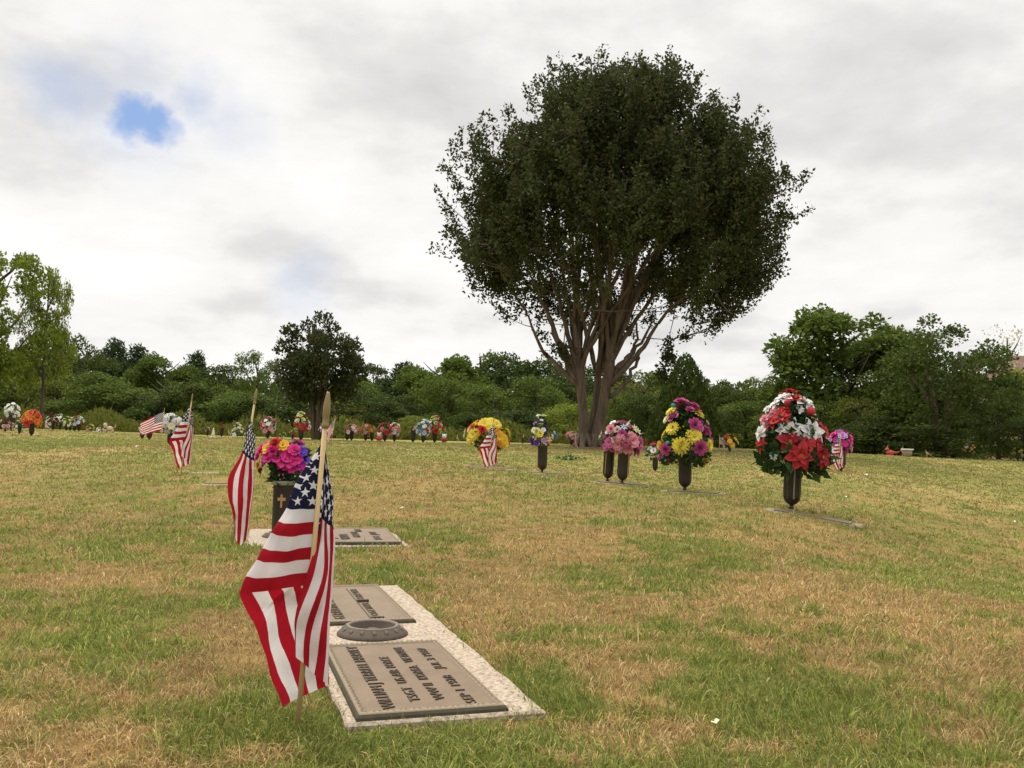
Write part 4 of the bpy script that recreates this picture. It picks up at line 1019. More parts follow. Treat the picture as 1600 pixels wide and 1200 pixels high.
def build_woods():
    T = tree
    # ---- notable trees
    T(-28, 44, 392, 190, 'tall light green tree cut by the left edge', 'open', 1, 'wood_light', n=15000)
    T(62, 45, 430, 84, 'light green leaning tree top beside the left edge', 'open', 2, 'wood_light', rz=1.0, n=9000)
    t = T(492, 34, 493, 132, 'dark brown-leaved crape myrtle standing alone before the wood', 'vase', 3, 'crape', 'crape_myrtle_tree', 'tree', 'crape myrtle trees', 0, 'multi', n=15000, bark='bark')
    T(1070, 40, 560, 118, 'conical dark arborvitae pointing above the hedge', 'cone', 0, 'wood_dark', 'conical_evergreen', n=14000)
    T(1318, 44, 487, 225, 'largest broad rounded green tree at the right', 'round', 4, 'wood_green', n=18000)
    T(1470, 36, 500, 205, 'loose-crowned crape myrtle with several pale trunks at right', 'open', 5, 'wood_dark', 'crape_myrtle_tree', 'tree', 'crape myrtle trees', .5, 'multi', n=11000, bark='bark')
    T(1400, 46, 515, 150, 'olive green tree filling in behind the loose crape myrtle', 'tall', 6, 'olive', n=11000)
    T(1340, 40, 622, 95, 'bronze-tinged magnolia bush below the largest tree', 'bush', 7, 'olive', 'magnolia_bush', 'bush', n=8000)
    T(1365, 37, 648, 130, 'glossy dark green bush left of the pale multi-stemmed trunk', 'bush', 8, 'wood_dark', 'bush', 'bush', n=8000)
    T(1510, 42, 560, 160, 'dense dark evergreen right of the multi-stemmed tree', 'tall', 9, 'wood_dark', n=12000)
    T(1560, 38, 610, 110, 'deep green bush near the right edge', 'bush', 10, 'wood_dark', 'bush', 'bush', n=8000)
    T(1575, 60, 512, 110, 'sparse tree top near the right edge, leaves painted overexposed pale', 'open', 11, 'pale', n=1300)
    T(1612, 46, 580, 100, 'bright yellow-green tree cut by the right edge', 'round', 12, 'wood_light', n=8000)
    T(1600, 36, 652, 90, 'low dark shrub under the bright tree at the right edge', 'bush', 13, 'wood_dark', 'bush', 'bush')
    T(1430, 35.5, 664, 190, 'long dark underplanting behind the red cardinal', 'bush', 14, 'wood_dark', 'shrub', 'bush')
    T(1240, 47, 600, 110, 'green bush between the poinsettia bouquet and the largest tree', 'bush', 15, 'wood_green', 'bush', 'bush')
    T(1285, 41, 628, 90, 'light green bush just right of the poinsettia bouquet', 'bush', 7, 'wood_green', 'bush', 'bush')
    # ---- hedge and shrubs in the middle
    T(1010, 42, 616, 105, 'clipped dark hedge shrub left of the conical evergreen', 'bush', 16, 'wood_dark', 'hedge_shrub', 'bush')
    T(960, 44, 612, 100, 'dark round shrub directly right of the twin trunks', 'bush', 17, 'wood_green', 'hedge_shrub', 'bush')
    T(990, 52, 598, 110, 'yellowish tree top peeping over the dark hedge', 'round', 18, 'olive')
    T(1115, 43, 635, 100, 'dark shrub at the right foot of the conical evergreen', 'bush', 19, 'wood_dark', 'hedge_shrub', 'bush')
    T(1165, 44, 628, 120, 'leafy green shrub between the two tallest bouquets', 'bush', 20, 'wood_green', 'hedge_shrub', 'bush')
    T(1215, 42, 650, 110, 'low shrub behind the poinsettia bouquet', 'bush', 16, 'wood_green', 'hedge_shrub', 'bush')
    # ---- rows of the wood; each entry (px, d, topy, w, kind, var, mat, label)
    rows = [
     (20, 70, 548, 110, 'tall', 9, 'wood_dark', 'dark tree behind the light green one at far left'),
     (88, 72, 522, 62, 'pine', 1, 'pine', 'leftmost spiky pine on the skyline'),
     (128, 70, 530, 90, 'tall', 6, 'wood_dark', 'dark domed tree on the skyline above the orange bouquet'),
     (173, 74, 532, 66, 'pine', 2, 'pine', 'spiky pine above the low row of pink flowers'),
     (208, 73, 541, 70, 'pine', 3, 'pine', 'broad dark pine on the skyline left of the diagonal flag'),
     (250, 68, 556, 90, 'round', 4, 'wood_green', 'green rounded tree above the diagonal flag'),
     (302, 74, 552, 70, 'pine', 1, 'pine', 'pine rising behind the tall leaning flag'),
     (345, 70, 574, 90, 'round', 18, 'wood_dark', 'low dark tree between the leaning pine and the airy tree'),
     (398, 60, 549, 75, 'open', 2, 'wood_green', 'airy layered tree just left of the lone crape myrtle'),
     (580, 78, 572, 80, 'tall', 9, 'wood_dark', 'dark tree just right of the lone crape myrtle'),
     (628, 74, 568, 80, 'pine', 2, 'pine', 'pointed dark tree in the dip of the skyline'),
     (548, 62, 598, 110, 'round', 12, 'wood_green', 'green tree low behind the small upright flag'),
     (690, 66, 560, 120, 'round', 4, 'wood_green', 'tall green tree at the left end of the high wood'),
     (748, 72, 555, 120, 'tall', 6, 'wood_green', 'tall green tree above the yellow and orange bouquet'),
     (810, 68, 556, 130, 'round', 12, 'wood_dark', 'dark green tree above the slender white bouquet'),
     (868, 74, 566, 110, 'tall', 6, 'wood_dark', 'dark tree seen left of the twin trunks'),
     (930, 78, 575, 110, 'round', 4, 'wood_dark', 'dark tree seen between the fanning limbs'),
     (1000, 80, 583, 110, 'round', 18, 'wood_green', 'distant tree beyond the yellowish tree top'),
     (1130, 76, 596, 60, 'pine', 3, 'wood_dark', 'little pointed tree on the skyline right of the cone'),
     (1150, 72, 603, 100, 'round', 12, 'wood_dark', 'distant dark tree above the two tallest bouquets'),
     (1185, 78, 592, 90, 'tall', 9, 'wood_green', 'distant tree with a small peak left of the poinsettias'),
     (1225, 76, 602, 90, 'round', 4, 'wood_dark', 'distant dark tree behind the top of the poinsettias'),
     # nearer row
     (15, 56, 590, 130, 'bush', 7, 'wood_green', 'green thicket behind the white bouquet at far left'),
     (85, 58, 596, 120, 'bush', 15, 'olive', 'olive thicket behind the orange bouquet'),
     (140, 55, 582, 130, 'bush', 20, 'wood_green', 'tall light thicket behind the row of small bouquets'),
     (205, 54, 604, 120, 'bush', 7, 'wood_green', 'thicket behind the low pink flowers'),
     (262, 53, 598, 130, 'bush', 16, 'wood_dark', 'dark thicket behind the white bouquet beside the flags'),
     (318, 54, 600, 110, 'bush', 15, 'wood_green', 'thicket behind the tall leaning flag'),
     (372, 52, 612, 120, 'bush', 20, 'wood_green', 'thicket behind the cream bouquet'),
     (430, 52, 620, 120, 'bush', 17, 'wood_dark', 'dark thicket below the lone crape myrtle'),
     (520, 51, 622, 120, 'bush', 7, 'olive', 'olive thicket behind the small upright flag'),
     (575, 52, 610, 110, 'bush', 15, 'wood_dark', 'thicket behind the pink bouquets'),
     (622, 54, 618, 100, 'bush', 19, 'wood_dark', 'dark thicket behind the twin red and white bouquets'),
     (645, 50, 650, 66, 'bush', 20, 'wood_light', 'bright little bush behind the blue and white bouquet'),
     (700, 54, 592, 120, 'bush', 16, 'wood_green', 'big leafy thicket behind the red and yellow bouquet'),
     (770, 56, 602, 130, 'bush', 7, 'wood_green', 'big leafy thicket behind the yellow bouquet'),
     (835, 55, 590, 120, 'bush', 15, 'wood_green', 'leafy thicket behind the slender bouquet'),
     (885, 50, 632, 90, 'bush', 20, 'wood_light', 'yellow-green bush left of the twin trunks'),
     (800, 51, 640, 100, 'bush', 17, 'wood_dark', 'low dark bush between the yellow and slender bouquets'),
     (735, 51, 645, 90, 'bush', 19, 'wood_dark', 'low dark bush left of the yellow bouquet'),
     (925, 52, 622, 90, 'bush', 16, 'wood_green', 'thicket glimpsed between the twin trunks'),
    ]
    for i, (px, d, ty, w, kind, var, mat, lab) in enumerate(rows):
        nm = {'pine': 'pine_tree', 'bush': 'thicket'}.get(kind, 'tree')
        n = {'bush': 8500, 'pine': 5200}.get(kind, 8500)
        T(px, d, ty, w*1.12, lab, kind, var, mat, nm, 'bush' if kind == 'bush' else 'tree', 'trees and thickets of the wood', rz=i*1.3, trunk='pine' if kind == 'pine' else 'plain', n=n)
    # off-frame continuation, a little to each side
    for i, (px, d, ty, w) in enumerate(((-120, 56, 520, 190), (-240, 60, 530, 200), (1720, 50, 560, 180), (1830, 55, 560, 200))):
        T(px, d, ty, w, 'green tree of the wood beyond the %s' % (('left edge', 'far left, outside the frame', 'right edge', 'far right, outside the frame')[i]), 'round', (4, 12, 4, 12)[i], 'wood_green', rz=i)
    # far wood: one mass behind and under everything
    g = np.random.default_rng(77); N = 42000
    px = g.uniform(-350, 1950, N); d = g.uniform(84, 92, N)
    prof = np.interp(px, [-350, 0, 120, 250, 420, 560, 640, 700, 850, 950, 1100, 1300, 1600, 1950], [560, 560, 565, 592, 600, 596, 600, 588, 585, 592, 606, 610, 600, 600])
    wob = 7*np.sin(px*.09)+5*np.sin(px*.23+1)+4*np.sin(px*.51)
    u = g.random(N)**.8
    C = np.array([tuple(at(a, 690, b)) for a, b in zip(px, d)])
    zt = np.array([at(a, p+w_, b).z for a, p, w_, b in zip(px, prof, wob, d)])
    zb = ground_np(C[:, 0], C[:, 1]); C[:, 2] = zb+(zt-zb)*u
    D = g.normal(0, 1, (N, 3)); V, F = quad_leaves(C, D, rand_dirs(N, g)+np.array([0, -.5, .6]), g.uniform(.35, .8, N), g.uniform(.15, .3, N))
    tag(link('far_wood', np_mesh('far_wood', V, F, M['wood_dark'])), 'dark mass of far woodland closing the cemetery', 'woodland', kind='stuff')
    # rank grass and undergrowth at the foot of the wood
    N = 26000; px = g.uniform(-350, 1950, N); d = g.uniform(46.5, 51, N)
    C = np.array([tuple(at(a, 690, b)) for a, b in zip(px, d)]); C[:, 2] = ground_np(C[:, 0], C[:, 1])+g.random(N)**1.5*(.75+.35*np.sin(px*.05))
    D = g.normal(0, .5, (N, 3))+np.array([0, 0, .8]); V, F = quad_leaves(C, D, rand_dirs(N, g), g.uniform(.2, .42, N), g.uniform(.03, .08, N))
    tag(link('undergrowth', np_mesh('undergrowth', V, F, M['olive'])), 'olive undergrowth along the foot of the wood', 'undergrowth', kind='stuff')

def build_house():
    m, nt, out = newmat('brick_wall'); t = tc(nt)
    b = nd(nt, 'ShaderNodeTexBrick'); nt.links.new(t, b.inputs[0]); b.inputs['Scale'].default_value = 5
    b.inputs['Color1'].default_value = (.20, .08, .055, 1); b.inputs['Color2'].default_value = (.27, .12, .08, 1); b.inputs['Mortar'].default_value = (.35, .3, .26, 1)
    bsdf(nt, out, b.outputs[0], .85)
    c = at(1650, 690, 75); z = gz(c.x, c.y)
    top = at(1600, 556, 75).z-z
    h = empty('brick_house', (c.x, c.y, z), 0, 'brown roofed brick house half hidden at the right edge', 'house')
    mb = MB(); mb.box((0, 0, (top-2)/2), (9, 7, top-2)); mb.obj('wall', [m], h)
    rt = simple('shingle_roof', (.135, .075, .060), .85, sc=12)
    mb = MB(); x, y, z0, z1 = 5.0, 4.0, top-2.2, top
    mb.add([(-x, -y, z0), (x, -y, z0), (x, y, z0), (-x, y, z0), (-x+.9, 0, z1), (x-.9, 0, z1)], [(0, 1, 5, 4), (1, 2, 5), (2, 3, 4, 5), (3, 0, 4), (3, 2, 1, 0)]); mb.obj('roof', [rt], h)
    gl = simple('window_glass', (.05, .06, .07), .15, 0, .5)
    for xx in (-2.6, .2, 2.8):
        mb = MB(); mb.box((xx, -3.53, top*.35), (1.2, .08, 1.6)); w = mb.obj('window', [M['white_stone']], h)
        mb = MB(); mb.box((xx, -3.58, top*.35), (1.0, .03, 1.4)); mb.obj('pane', [gl], w)
# ------------------------------------------------------------------ placement
mk2, vspot, vz = build_near_markers()
# nearest flag
pb = G(465, 1133)
flag_thing(pb, 'largest and nearest flag, folded in two, beside the long granite marker', net_one(FPX/pb.y), ((492-465)*pb.y/FPX, (1133-622)*pb.y/FPX), 0)
b2 = gp(362, 854, 4.2); S2 = FPX/4.2
flag_thing(b2, 'narrow hanging flag on a leaning stick left of the gold-cross vase', net_two(S2), (28/S2, 245/S2), 0)
def scaled_one(px, py, d, topx, topy, label, spread=0.0, curl=1.0, mirror=False, k=None, far=True):
    b = gp(px, py, d); S = FPX/d; hh = (py-topy)/S; ref = 511/821.0
    net = net_one(821.0, spread, curl); f = hh/ref
    lean0 = 27/511.; lean = (topx-px)/(py-topy)
    net[..., :3] *= f
    net[..., 0] += (lean-lean0)*net[..., 2]
    if mirror:
        net[..., 0] = 2*lean*net[..., 2]-net[..., 0]
    return flag_thing(b, label, net, ((topx-px)/S, hh), 0, far=far, pole_r=.0052*(1 if d < 14 else 1.25))
scaled_one(283, 738, 8.4, 295, 615, 'mid-distance folded flag with its fly hanging low, before the white bouquet', .25, far=False)
scaled_one(762, 735, 12, 770, 652, 'folded flag in front of the yellow and orange bouquet', 1.0)
scaled_one(1311, 738, 13.5, 1313, 670, 'small folded flag under the pink and purple bouquet', .35)
def drape(px, py, d, topx, topy, label, hoist=.27, dx=-.26, dz=-.28, ripple=.02, ph=0.0, mirror=False):
    S = FPX/d; h = (py-topy)/S; lean = (topx-px)/S; k = h/.66
    net = net_drape((h-.06*k), hoist*k*1.1, dx*k, dz*k, lean, ripple, ph)
    return flag_thing(gp(px, py, d), label, net, (lean, h), 0, far=True, pole_r=.0055*(1 if d < 14 else 1.2))
drape(250, 700, 15, 254, 640, 'flag swept diagonally to the left, left of the white bouquet', .30, -.36, -.16, .02)
drape(238, 694, 17, 243, 650, 'flag half hidden behind the diagonally swept flag', .30, -.36, -.14, .02, 1.0)
drape(516, 698, 22, 523, 651, 'small upright flag right of the nearest stick top', .30, -.12, -.30, .03, .5)
drape(713, 689, 34, 715, 673, 'tiny flag left of the yellow bouquet', .3, .1, -.25, .03)
drape(899, 700, 22, 899, 670, 'small striped flag against the left trunk of the big tree', .3, -.02, -.34, .03, 2)
drape(1124, 706, 22, 1124, 679, 'small flag beside the yellow flowers between the two tallest bouquets', .3, .24, -.10, .03, 2)
drape(1410, 714, 34, 1411, 697, 'tiny flag behind the white urn', .3, -.15, -.15, .03)
drape(1449, 717, 33, 1446, 704, 'tiny flag at the foot of the pale multi-stemmed trunk', .3, .15, -.2, .03, 1)
drape(70, 684, 30, 69, 667, 'tiny flag between the orange bouquet and the maroon one', .3, .15, -.2, .02)
drape(357, 684, 32, 356, 668, 'tiny flag beside the small red bouquet', .3, .05, -.25, .02)

# near vase with the cross
v1 = Vector((vspot.x, vspot.y, vspot.z+vz+.004))
c1 = G(433, 841); s1 = v1.y/FPX
q = proj(v1); print('VASE1', q, proj(v1+Vector((0, 0, .27))), v1)
vk = 84*s1/.30
vase(v1, 'straight dark vase with a gold cross behind the nearest flag', 'sleeve', vk, (('rim',), ('cross', 272)), 0)
B1 = v1+Vector((0, 0, .298*vk))
hand = [(410, 706, 'open', 'hotpink', .058), (426, 712, 'open', 'magenta', .05), (404, 716, 'open', 'hotpink', .045), (434, 695, 'ruffle', 'red', .045), (446, 697, 'open', 'gold', .034), (422, 702, 'open', 'gold', .034), (417, 722, 'open', 'magenta', .048),
        (440, 712, 'open', 'magenta', .045), (453, 716, 'open', 'hotpink', .062), (449, 724, 'ruffle', 'hotpink', .045), (462, 713, 'open', 'hotpink', .052), (463, 703, 'open', 'hotpink', .036), (473, 705, 'open', 'violet', .032), (475, 716, 'open', 'violet', .036),
        (405, 729, 'open', 'gold', .034), (409, 736, 'ruffle', 'crimson', .03), (468, 724, 'open', 'magenta', .042), (432, 705, 'ruffle', 'magenta', .04), (471, 730, 'open', 'magenta', .034), (458, 728, 'open', 'hotpink', .04)]
bouquet(B1, 'hot pink, violet and gold bouquet in the gold-cross vase', .26, .24, [('open', 'hotpink', 4), ('open', 'magenta', 3), ('open', 'violet', 1)], 'fan', [(a, b, c, ('hotpink' if (dd == 'magenta' and i % 2) else dd), e*1.12) for i, (a, b, c, dd, e) in enumerate(hand)], 3, .045, 330, -.02, .045, d=v1.y, leafmat='leaf_plastic')

# right-hand row
def vrow(px, py, d, label, hpx, parts=(), kind='near', lean=(0, 0), thin=1.0):
    b = gp(px, py, d); b.z += .012; k = hpx*d/FPX/.298
    v = vase(b, label, kind, k, parts); v.rotation_euler = (lean[0], lean[1], 0); v.scale = (k*thin, k*thin, k)
    top = Vector((math.sin(lean[1])*.298*k, -math.sin(lean[0])*.298*k, .298*k*math.cos(lean[1])))
    return b+top, k
A, kA = vrow(1236.5, 797, 7.46, 'bronze vase with a pale centre strip under the poinsettias', 66, (('strip', 264, .07, 'vase_grey'), ('strip', 225, .05, 'ring_bronze'), ('strip', 303, .05, 'ring_bronze')), lean=(0, .035))
handA = [(1212, 631, 'poinsettia', 'white', .10), (1197, 640, 'poinsettia', 'white', .06), (1222, 622, 'poinsettia', 'white', .11), (1208, 645, 'poinsettia', 'pink', .11), (1238, 622, 'poinsettia', 'red', .09), (1250, 628, 'poinsettia', 'white', .13), (1240, 640, 'poinsettia', 'white', .08),
         (1214, 652, 'poinsettia', 'red', .14), (1203, 660, 'poinsettia', 'red', .10), (1219, 640, 'poinsettia', 'red', .09), (1225, 633, 'ball', 'crimson', .045), (1256, 645, 'ball', 'red', .052), (1192, 656, 'poinsettia', 'pink', .08), (1186, 678, 'poinsettia', 'white', .10), (1196, 665, 'poinsettia', 'palepink', .07),
         (1223, 673, 'poinsettia', 'white', .15), (1256, 674, 'poinsettia', 'white', .16), (1264, 650, 'poinsettia', 'cream', .06), (1211, 665, 'poinsettia', 'teal', .035), (1281, 674, 'poinsettia', 'red', .125), (1274, 668, 'poinsettia', 'crimson', .07), (1222, 690, 'poinsettia', 'crimson', .15), (1186, 697, 'poinsettia', 'red', .10),
         (1235, 711, 'poinsettia', 'red', .17), (1248, 700, 'poinsettia', 'red', .13), (1269, 712, 'poinsettia', 'crimson', .14), (1289, 700, 'poinsettia', 'white', .10), (1196, 712, 'poinsettia', 'teal', .035), (1198, 713, 'poinsettia', 'white', .05), (1285, 688, 'poinsettia', 'palepink', .07), (1262, 694, 'poinsettia', 'crimson', .10)]
handA = [(a, b, c, d_, e*(.80 if c == 'poinsettia' else 1)) for a, b, c, d_, e in handA]
bouquet(A+Vector((0, 0, .0)), 'tallest bouquet, red and white poinsettias in a cone', .60, .70, [('poinsettia', 'red', 5), ('poinsettia', 'pink', 3), ('ball', 'red', 1)], 'cone', handA, 11, .085, 1100, -.05, .09, d=7.46)
B, kB = vrow(1070, 768, 8.9, 'plain black bronze vase under the yellow daisies and roses', 50, ())
handB = [(1061, 628, 'rose', 'rose', .062), (1068, 629, 'rose', 'mauve', .05), (1083, 634, 'rose', 'rose', .056), (1074, 641, 'rose', 'rose', .05), (1051, 635, 'ball', 'teal', .028), (1047, 643, 'daisy', 'yellow', .065), (1088, 645, 'daisy', 'yellow', .085), (1050, 653, 'rose', 'mauve', .075), (1040, 656, 'daisy', 'cream', .05),
         (1047, 670, 'daisy', 'yellow', .075), (1080, 664, 'rose', 'rose', .075), (1088, 668, 'rose', 'mauve', .05), (1101, 674, 'rose', 'rose', .07), (1078, 682, 'daisy', 'yellow', .09), (1057, 697, 'daisy', 'yellow', .09), (1086, 699, 'rose', 'rose', .08), (1104, 695, 'daisy', 'yellow', .07), (1037, 703, 'rose', 'rose', .065), (1029, 697, 'daisy', 'gold', .05),
         (1040, 693, 'ball', 'teal', .026), (1103, 692, 'ball', 'teal', .015), (1103, 660, 'rose', 'palepink', .03), (1110, 688, 'rose', 'pink', .035)]
bouquet(B, 'cone of yellow daisies and purple-pink roses in the plain vase', .52, .60, [('daisy', 'yellow', 10), ('rose', 'rose', 9)], 'cone', handB, 12, .065, 800, -.05, .075, d=8.9)
C1, kC = vrow(972, 756, 9.7, 'right-hand vase of the close pair under the mauve bouquet', 50, (('strip', 315, .055, 'vase_gold'),), lean=(0, .05), thin=.9)
C2, _ = vrow(949, 752, 9.85, 'left-hand vase of the close pair with a gold strip', 46, (('strip', 232, .055, 'vase_gold'),), lean=(0, .05), thin=.9)
handC = [(954, 700, 'cluster', 'mauve', .06), (966, 686, 'cluster', 'pink', .08), (975, 692, 'cluster', 'mauve', .085), (962, 695, 'open', 'pink', .07), (985, 688, 'open', 'pink', .09), (996, 692, 'open', 'mauve', .095), (978, 700, 'open', 'pink', .075), (990, 702, 'open', 'mauve', .08), (972, 703, 'open', 'white', .055), (995, 706, 'open', 'mauve', .07),
         (950, 692, 'open', 'mauve', .07), (946, 698, 'open', 'mauve', .055), (957, 688, 'ruffle', 'palepink', .05), (952, 671, 'rose', 'pink', .055), (961, 672, 'rose', 'palepink', .045), (957, 661, 'open', 'white', .045), (946, 676, 'open', 'white', .03), (977, 664, 'spike', 'white', .035), (971, 668, 'lily', 'paleblue', .045), (988, 670, 'lily', 'cream', .055),
         (994, 674, 'lily', 'cream', .05), (1000, 677, 'spike', 'cream', .02), (1007, 690, 'open', 'crimson', .05), (968, 678, 'rose', 'rose', .05), (982, 680, 'open', 'pink', .05), (963, 704, 'open', 'pink', .045), (999, 698, 'open', 'pink', .06)]
bouquet((C1+C2)/2+Vector((.03, 0, -.02)), 'mauve and pink hydrangea bouquet spread over two vases', .44, .32, [('open', 'mauve', 7), ('open', 'pink', 6), ('lily', 'cream', 3)], 'dome', handC, 13, .05, 420, .02, .07, d=9.7)
E, kE = vrow(847, 740, 12, 'slender dark vase under the upright white and lilac flowers', 42, (), thin=.9)
handE = [(841, 655, 'spike', 'white', .035), (840, 650, 'open', 'white', .035), (845, 657, 'open', 'white', .03), (836, 662, 'ruffle', 'lilac', .045), (838, 674, 'ruffle', 'cream', .07), (843, 678, 'open', 'yellow', .06), (833, 672, 'open', 'cream', .045), (848, 672, 'open', 'white', .04), (832, 690, 'open', 'purple', .06), (838, 692, 'open', 'purple', .05), (829, 686, 'open', 'purple', .035),
         (849, 688, 'open', 'lilac', .045), (856, 686, 'lily', 'peach', .055), (858, 691, 'open', 'orange', .035), (862, 682, 'open', 'white', .045), (867, 681, 'open', 'blue', .05), (865, 676, 'open', 'paleblue', .035)]
bouquet(E+Vector((-.02, 0, 0)), 'slender upright white, lilac and purple bouquet', .24, .42, [('open', 'cream', 3), ('open', 'purple', 3)], 'cone', handE, 14, .045, 160, 0, .05, d=12)
# big yellow bouquet behind the 762 flag
b = gp(762, 726, 13.4)
v = vase(b, 'dark vase mostly hidden behind the flag and the yellow bouquet', 'far', 1.0)
handY = [(738, 668, 'ruffle', 'orange', .07), (744, 661, 'open', 'orange', .06), (734, 672, 'open', 'peach', .06), (727, 675, 'open', 'peach', .045), (722+4, 681, 'open', 'cream', .045), (741, 665, 'open', 'gold', .06), (754, 672, 'ruffle', 'red', .085), (750, 670, 'ruffle', 'red', .06), (740, 680, 'daisy', 'yellow', .10), (735, 685, 'daisy', 'yellow', .09), (745, 677, 'daisy', 'gold', .07),
         (757, 663, 'daisy', 'yellow', .11), (768, 660, 'daisy', 'yellow', .10), (775, 663, 'daisy', 'yellow', .09), (762, 668, 'daisy', 'yellow', .08), (780, 682, 'daisy', 'gold', .10), (786, 687, 'daisy', 'gold', .10), (778, 690, 'open', 'orange', .07), (790, 693, 'daisy', 'yellow', .08), (776, 676, 'open', 'orange', .06), (735, 692, 'open', 'peach', .05), (783, 694, 'open', 'gold', .06)]
bouquet(b+Vector((0, 0, .29)), 'wide yellow, orange and red bouquet behind a folded flag', .66, .42, [('daisy', 'yellow', 8), ('daisy', 'gold', 6), ('ruffle', 'orange', 4)], 'dome', handY, 15, .06, 420, -.03, .09, d=13.4)

# far bouquets: (px, base_y, d, vase_px or 0, centre_y, w_px, h_px, specs, label, kind, seed)
def fb(px, by, d, cy, w, h, specs, desc, where, vases=((0, 0),), shape='dome', nleaf=70, size=None, seed=0, vlabel=None):
    s = d/FPX; B = None; top_y = cy+h/2
    for i, (ox, oy) in enumerate(vases):
        b = gp(px+ox, by+oy, d+i*.08)
        L = 'far dark vase under the '+desc if len(vases) == 1 else ('far left vase' if i == 0 else 'far right vase')+' under the '+desc
        v = vase(b, L, 'far', max(.55, (by-top_y+2.5)*s/.298) if by-top_y > 3 else .6)
    b = gp(px, by, d); B = Vector((b.x, b.y, b.z+max(.0, (by-top_y-1.5)*s)))
    n = sum(x[2] for x in specs); sz = size or max(w, h)*s*.155
    bouquet(B, desc+' '+where, w*s*.93, h*s, specs, shape, (), 100+seed+int(px), .06, nleaf, 0, sz, True, d)
fb(8, 676, 28, 662, 24, 15, [('ruffle', 'palepink', 9), ('ruffle', 'maroon', 7)], 'pale pink and maroon bouquet', 'at the very left edge')
fb(17, 679, 29.5, 645, 23, 22, [('cluster', 'white', 14), ('open', 'white', 6)], 'tall white bouquet', 'above the pale pink one', shape='dome')
fb(30, 680, 27, 663, 14, 17, [('open', 'white', 5), ('open', 'lime', 4)], 'small green and white bouquet', 'left of the orange one', nleaf=160)
fb(49, 681, 26, 652, 28, 24, [('open', 'orange', 8), ('lily', 'orange', 5), ('open', 'red', 4), ('open', 'gold', 3)], 'vivid orange bouquet', 'left of the maroon one', size=.11)
fb(82, 678, 33, 660, 22, 17, [('ruffle', 'maroon', 9), ('open', 'white', 9)], 'maroon and white bouquet', 'first of the tight row', nleaf=110)
fb(93, 678, 34, 660, 16, 18, [('open', 'white', 9), ('open', 'cream', 5)], 'green and white bouquet', 'second of the tight row', nleaf=130)
fb(106, 679, 33, 663, 18, 17, [('open', 'cream', 9), ('open', 'lime', 7)], 'pale lime and cream bouquet', 'third of the tight row', ((-3, 0), (3, 0)))
fb(120, 679, 33, 661, 20, 16, [('open', 'white', 7), ('ruffle', 'crimson', 6), ('open', 'paleblue', 3)], 'red, white and blue bouquet', 'last of the tight row', ((-4, 0), (3, 0)))
fb(142, 678, 34, 669, 12, 9, [('ruffle', 'yellow', 5), ('open', 'lime', 3)], 'small yellow bunch', 'right of the tight row', nleaf=30)
fb(137, 679, 33, 674, 10, 7, [('open', 'pink', 5)], 'low pink bunch', 'before the small yellow bunch', (), nleaf=14)
fb(156, 679, 33, 674, 14, 7, [('open', 'white', 7), ('open', 'palepink', 3)], 'low white bunch', 'left of the tan figure', (), nleaf=20)
fb(266, 694, 15.5, 658, 34, 28, [('cluster', 'white', 13), ('ruffle', 'white', 8), ('open', 'cream', 5)], 'full white hydrangea bouquet', 'between the two leaning flags', nleaf=200, size=.075)
fb(233, 686, 24, 662, 9, 7, [('open', 'yellow', 5)], 'yellow sprig', 'left of the diagonally swept flag', nleaf=20)
fb(222, 684, 25, 665, 10, 9, [('open', 'palepink', 5), ('open', 'lilac', 3)], 'pale pink sprig', 'far left behind the swept flag', nleaf=20)
fb(301, 681, 33, 676, 7, 7, [('open', 'lime', 4)], 'low lime green bunch', 'right of the mid-distance flag', (), nleaf=20)
fb(324, 681, 34, 669, 9, 9, [('open', 'palepink', 5), ('open', 'rose', 2)], 'small dusky pink bouquet', 'left of the white stone cone', nleaf=25)
fb(346, 682, 33, 664, 11, 12, [('ruffle', 'red', 8)], 'small deep red bouquet', 'left of the cream one', nleaf=50)
fb(371, 683, 32, 669, 22, 22, [('lily', 'cream', 12), ('open', 'white', 4)], 'cream lily bouquet', 'behind the narrow flag stick', (), nleaf=90, shape='cone')
fb(418, 687, 31, 663, 26, 24, [('open', 'white', 11), ('open', 'pink', 5), ('rose', 'rose', 4)], 'white and pink bouquet', 'above the gold-cross vase bouquet', nleaf=170)
fb(442, 682, 34, 677, 11, 11, [('open', 'cream', 5), ('open', 'lime', 2)], 'low cream bunch', 'right of the white and pink bouquet', (), nleaf=30)
fb(457, 686, 32, 674, 12, 10, [('ruffle', 'red', 6), ('open', 'white', 2)], 'small red bunch', 'low left of the red and lime bouquet', nleaf=30)
fb(470, 690, 29, 658, 27, 30, [('poinsettia', 'red', 8), ('open', 'lime', 7), ('ruffle', 'white', 6), ('rose', 'red', 3)], 'red, white and lime bouquet', 'left of the nearest stick top', shape='cone', nleaf=140, size=.10)
fb(505, 692, 31, 672, 18, 13, [('open', 'white', 6), ('open', 'lilac', 4), ('open', 'paleblue', 2)], 'white and lilac bouquet', 'right of the nearest stick top', ((-6, 0), (1, 0)), nleaf=60)
fb(548, 691, 33, 671, 24, 14, [('open', 'pink', 10), ('open', 'palepink', 6)], 'pale coral pink bouquet', 'right of the small upright flag', ((-6, 0), (1, 0)), nleaf=50)
fb(573, 691, 33, 671, 24, 17, [('lily', 'pink', 7), ('open', 'orange', 6)], 'coral and orange bouquet', 'left of the red pair', ((-2, 0), (8, -2)), nleaf=60)
fb(601, 691, 32.5, 669, 22, 19, [('rose', 'red', 7), ('rose', 'pink', 5), ('open', 'maroon', 3)], 'red and pink rose bouquet', 'left of its white-flecked twin', nleaf=90)
fb(616, 691, 32.8, 669, 21, 20, [('open', 'white', 7), ('rose', 'pink', 6), ('open', 'peach', 3)], 'white and salmon bouquet', 'touching the red rose one', nleaf=100)
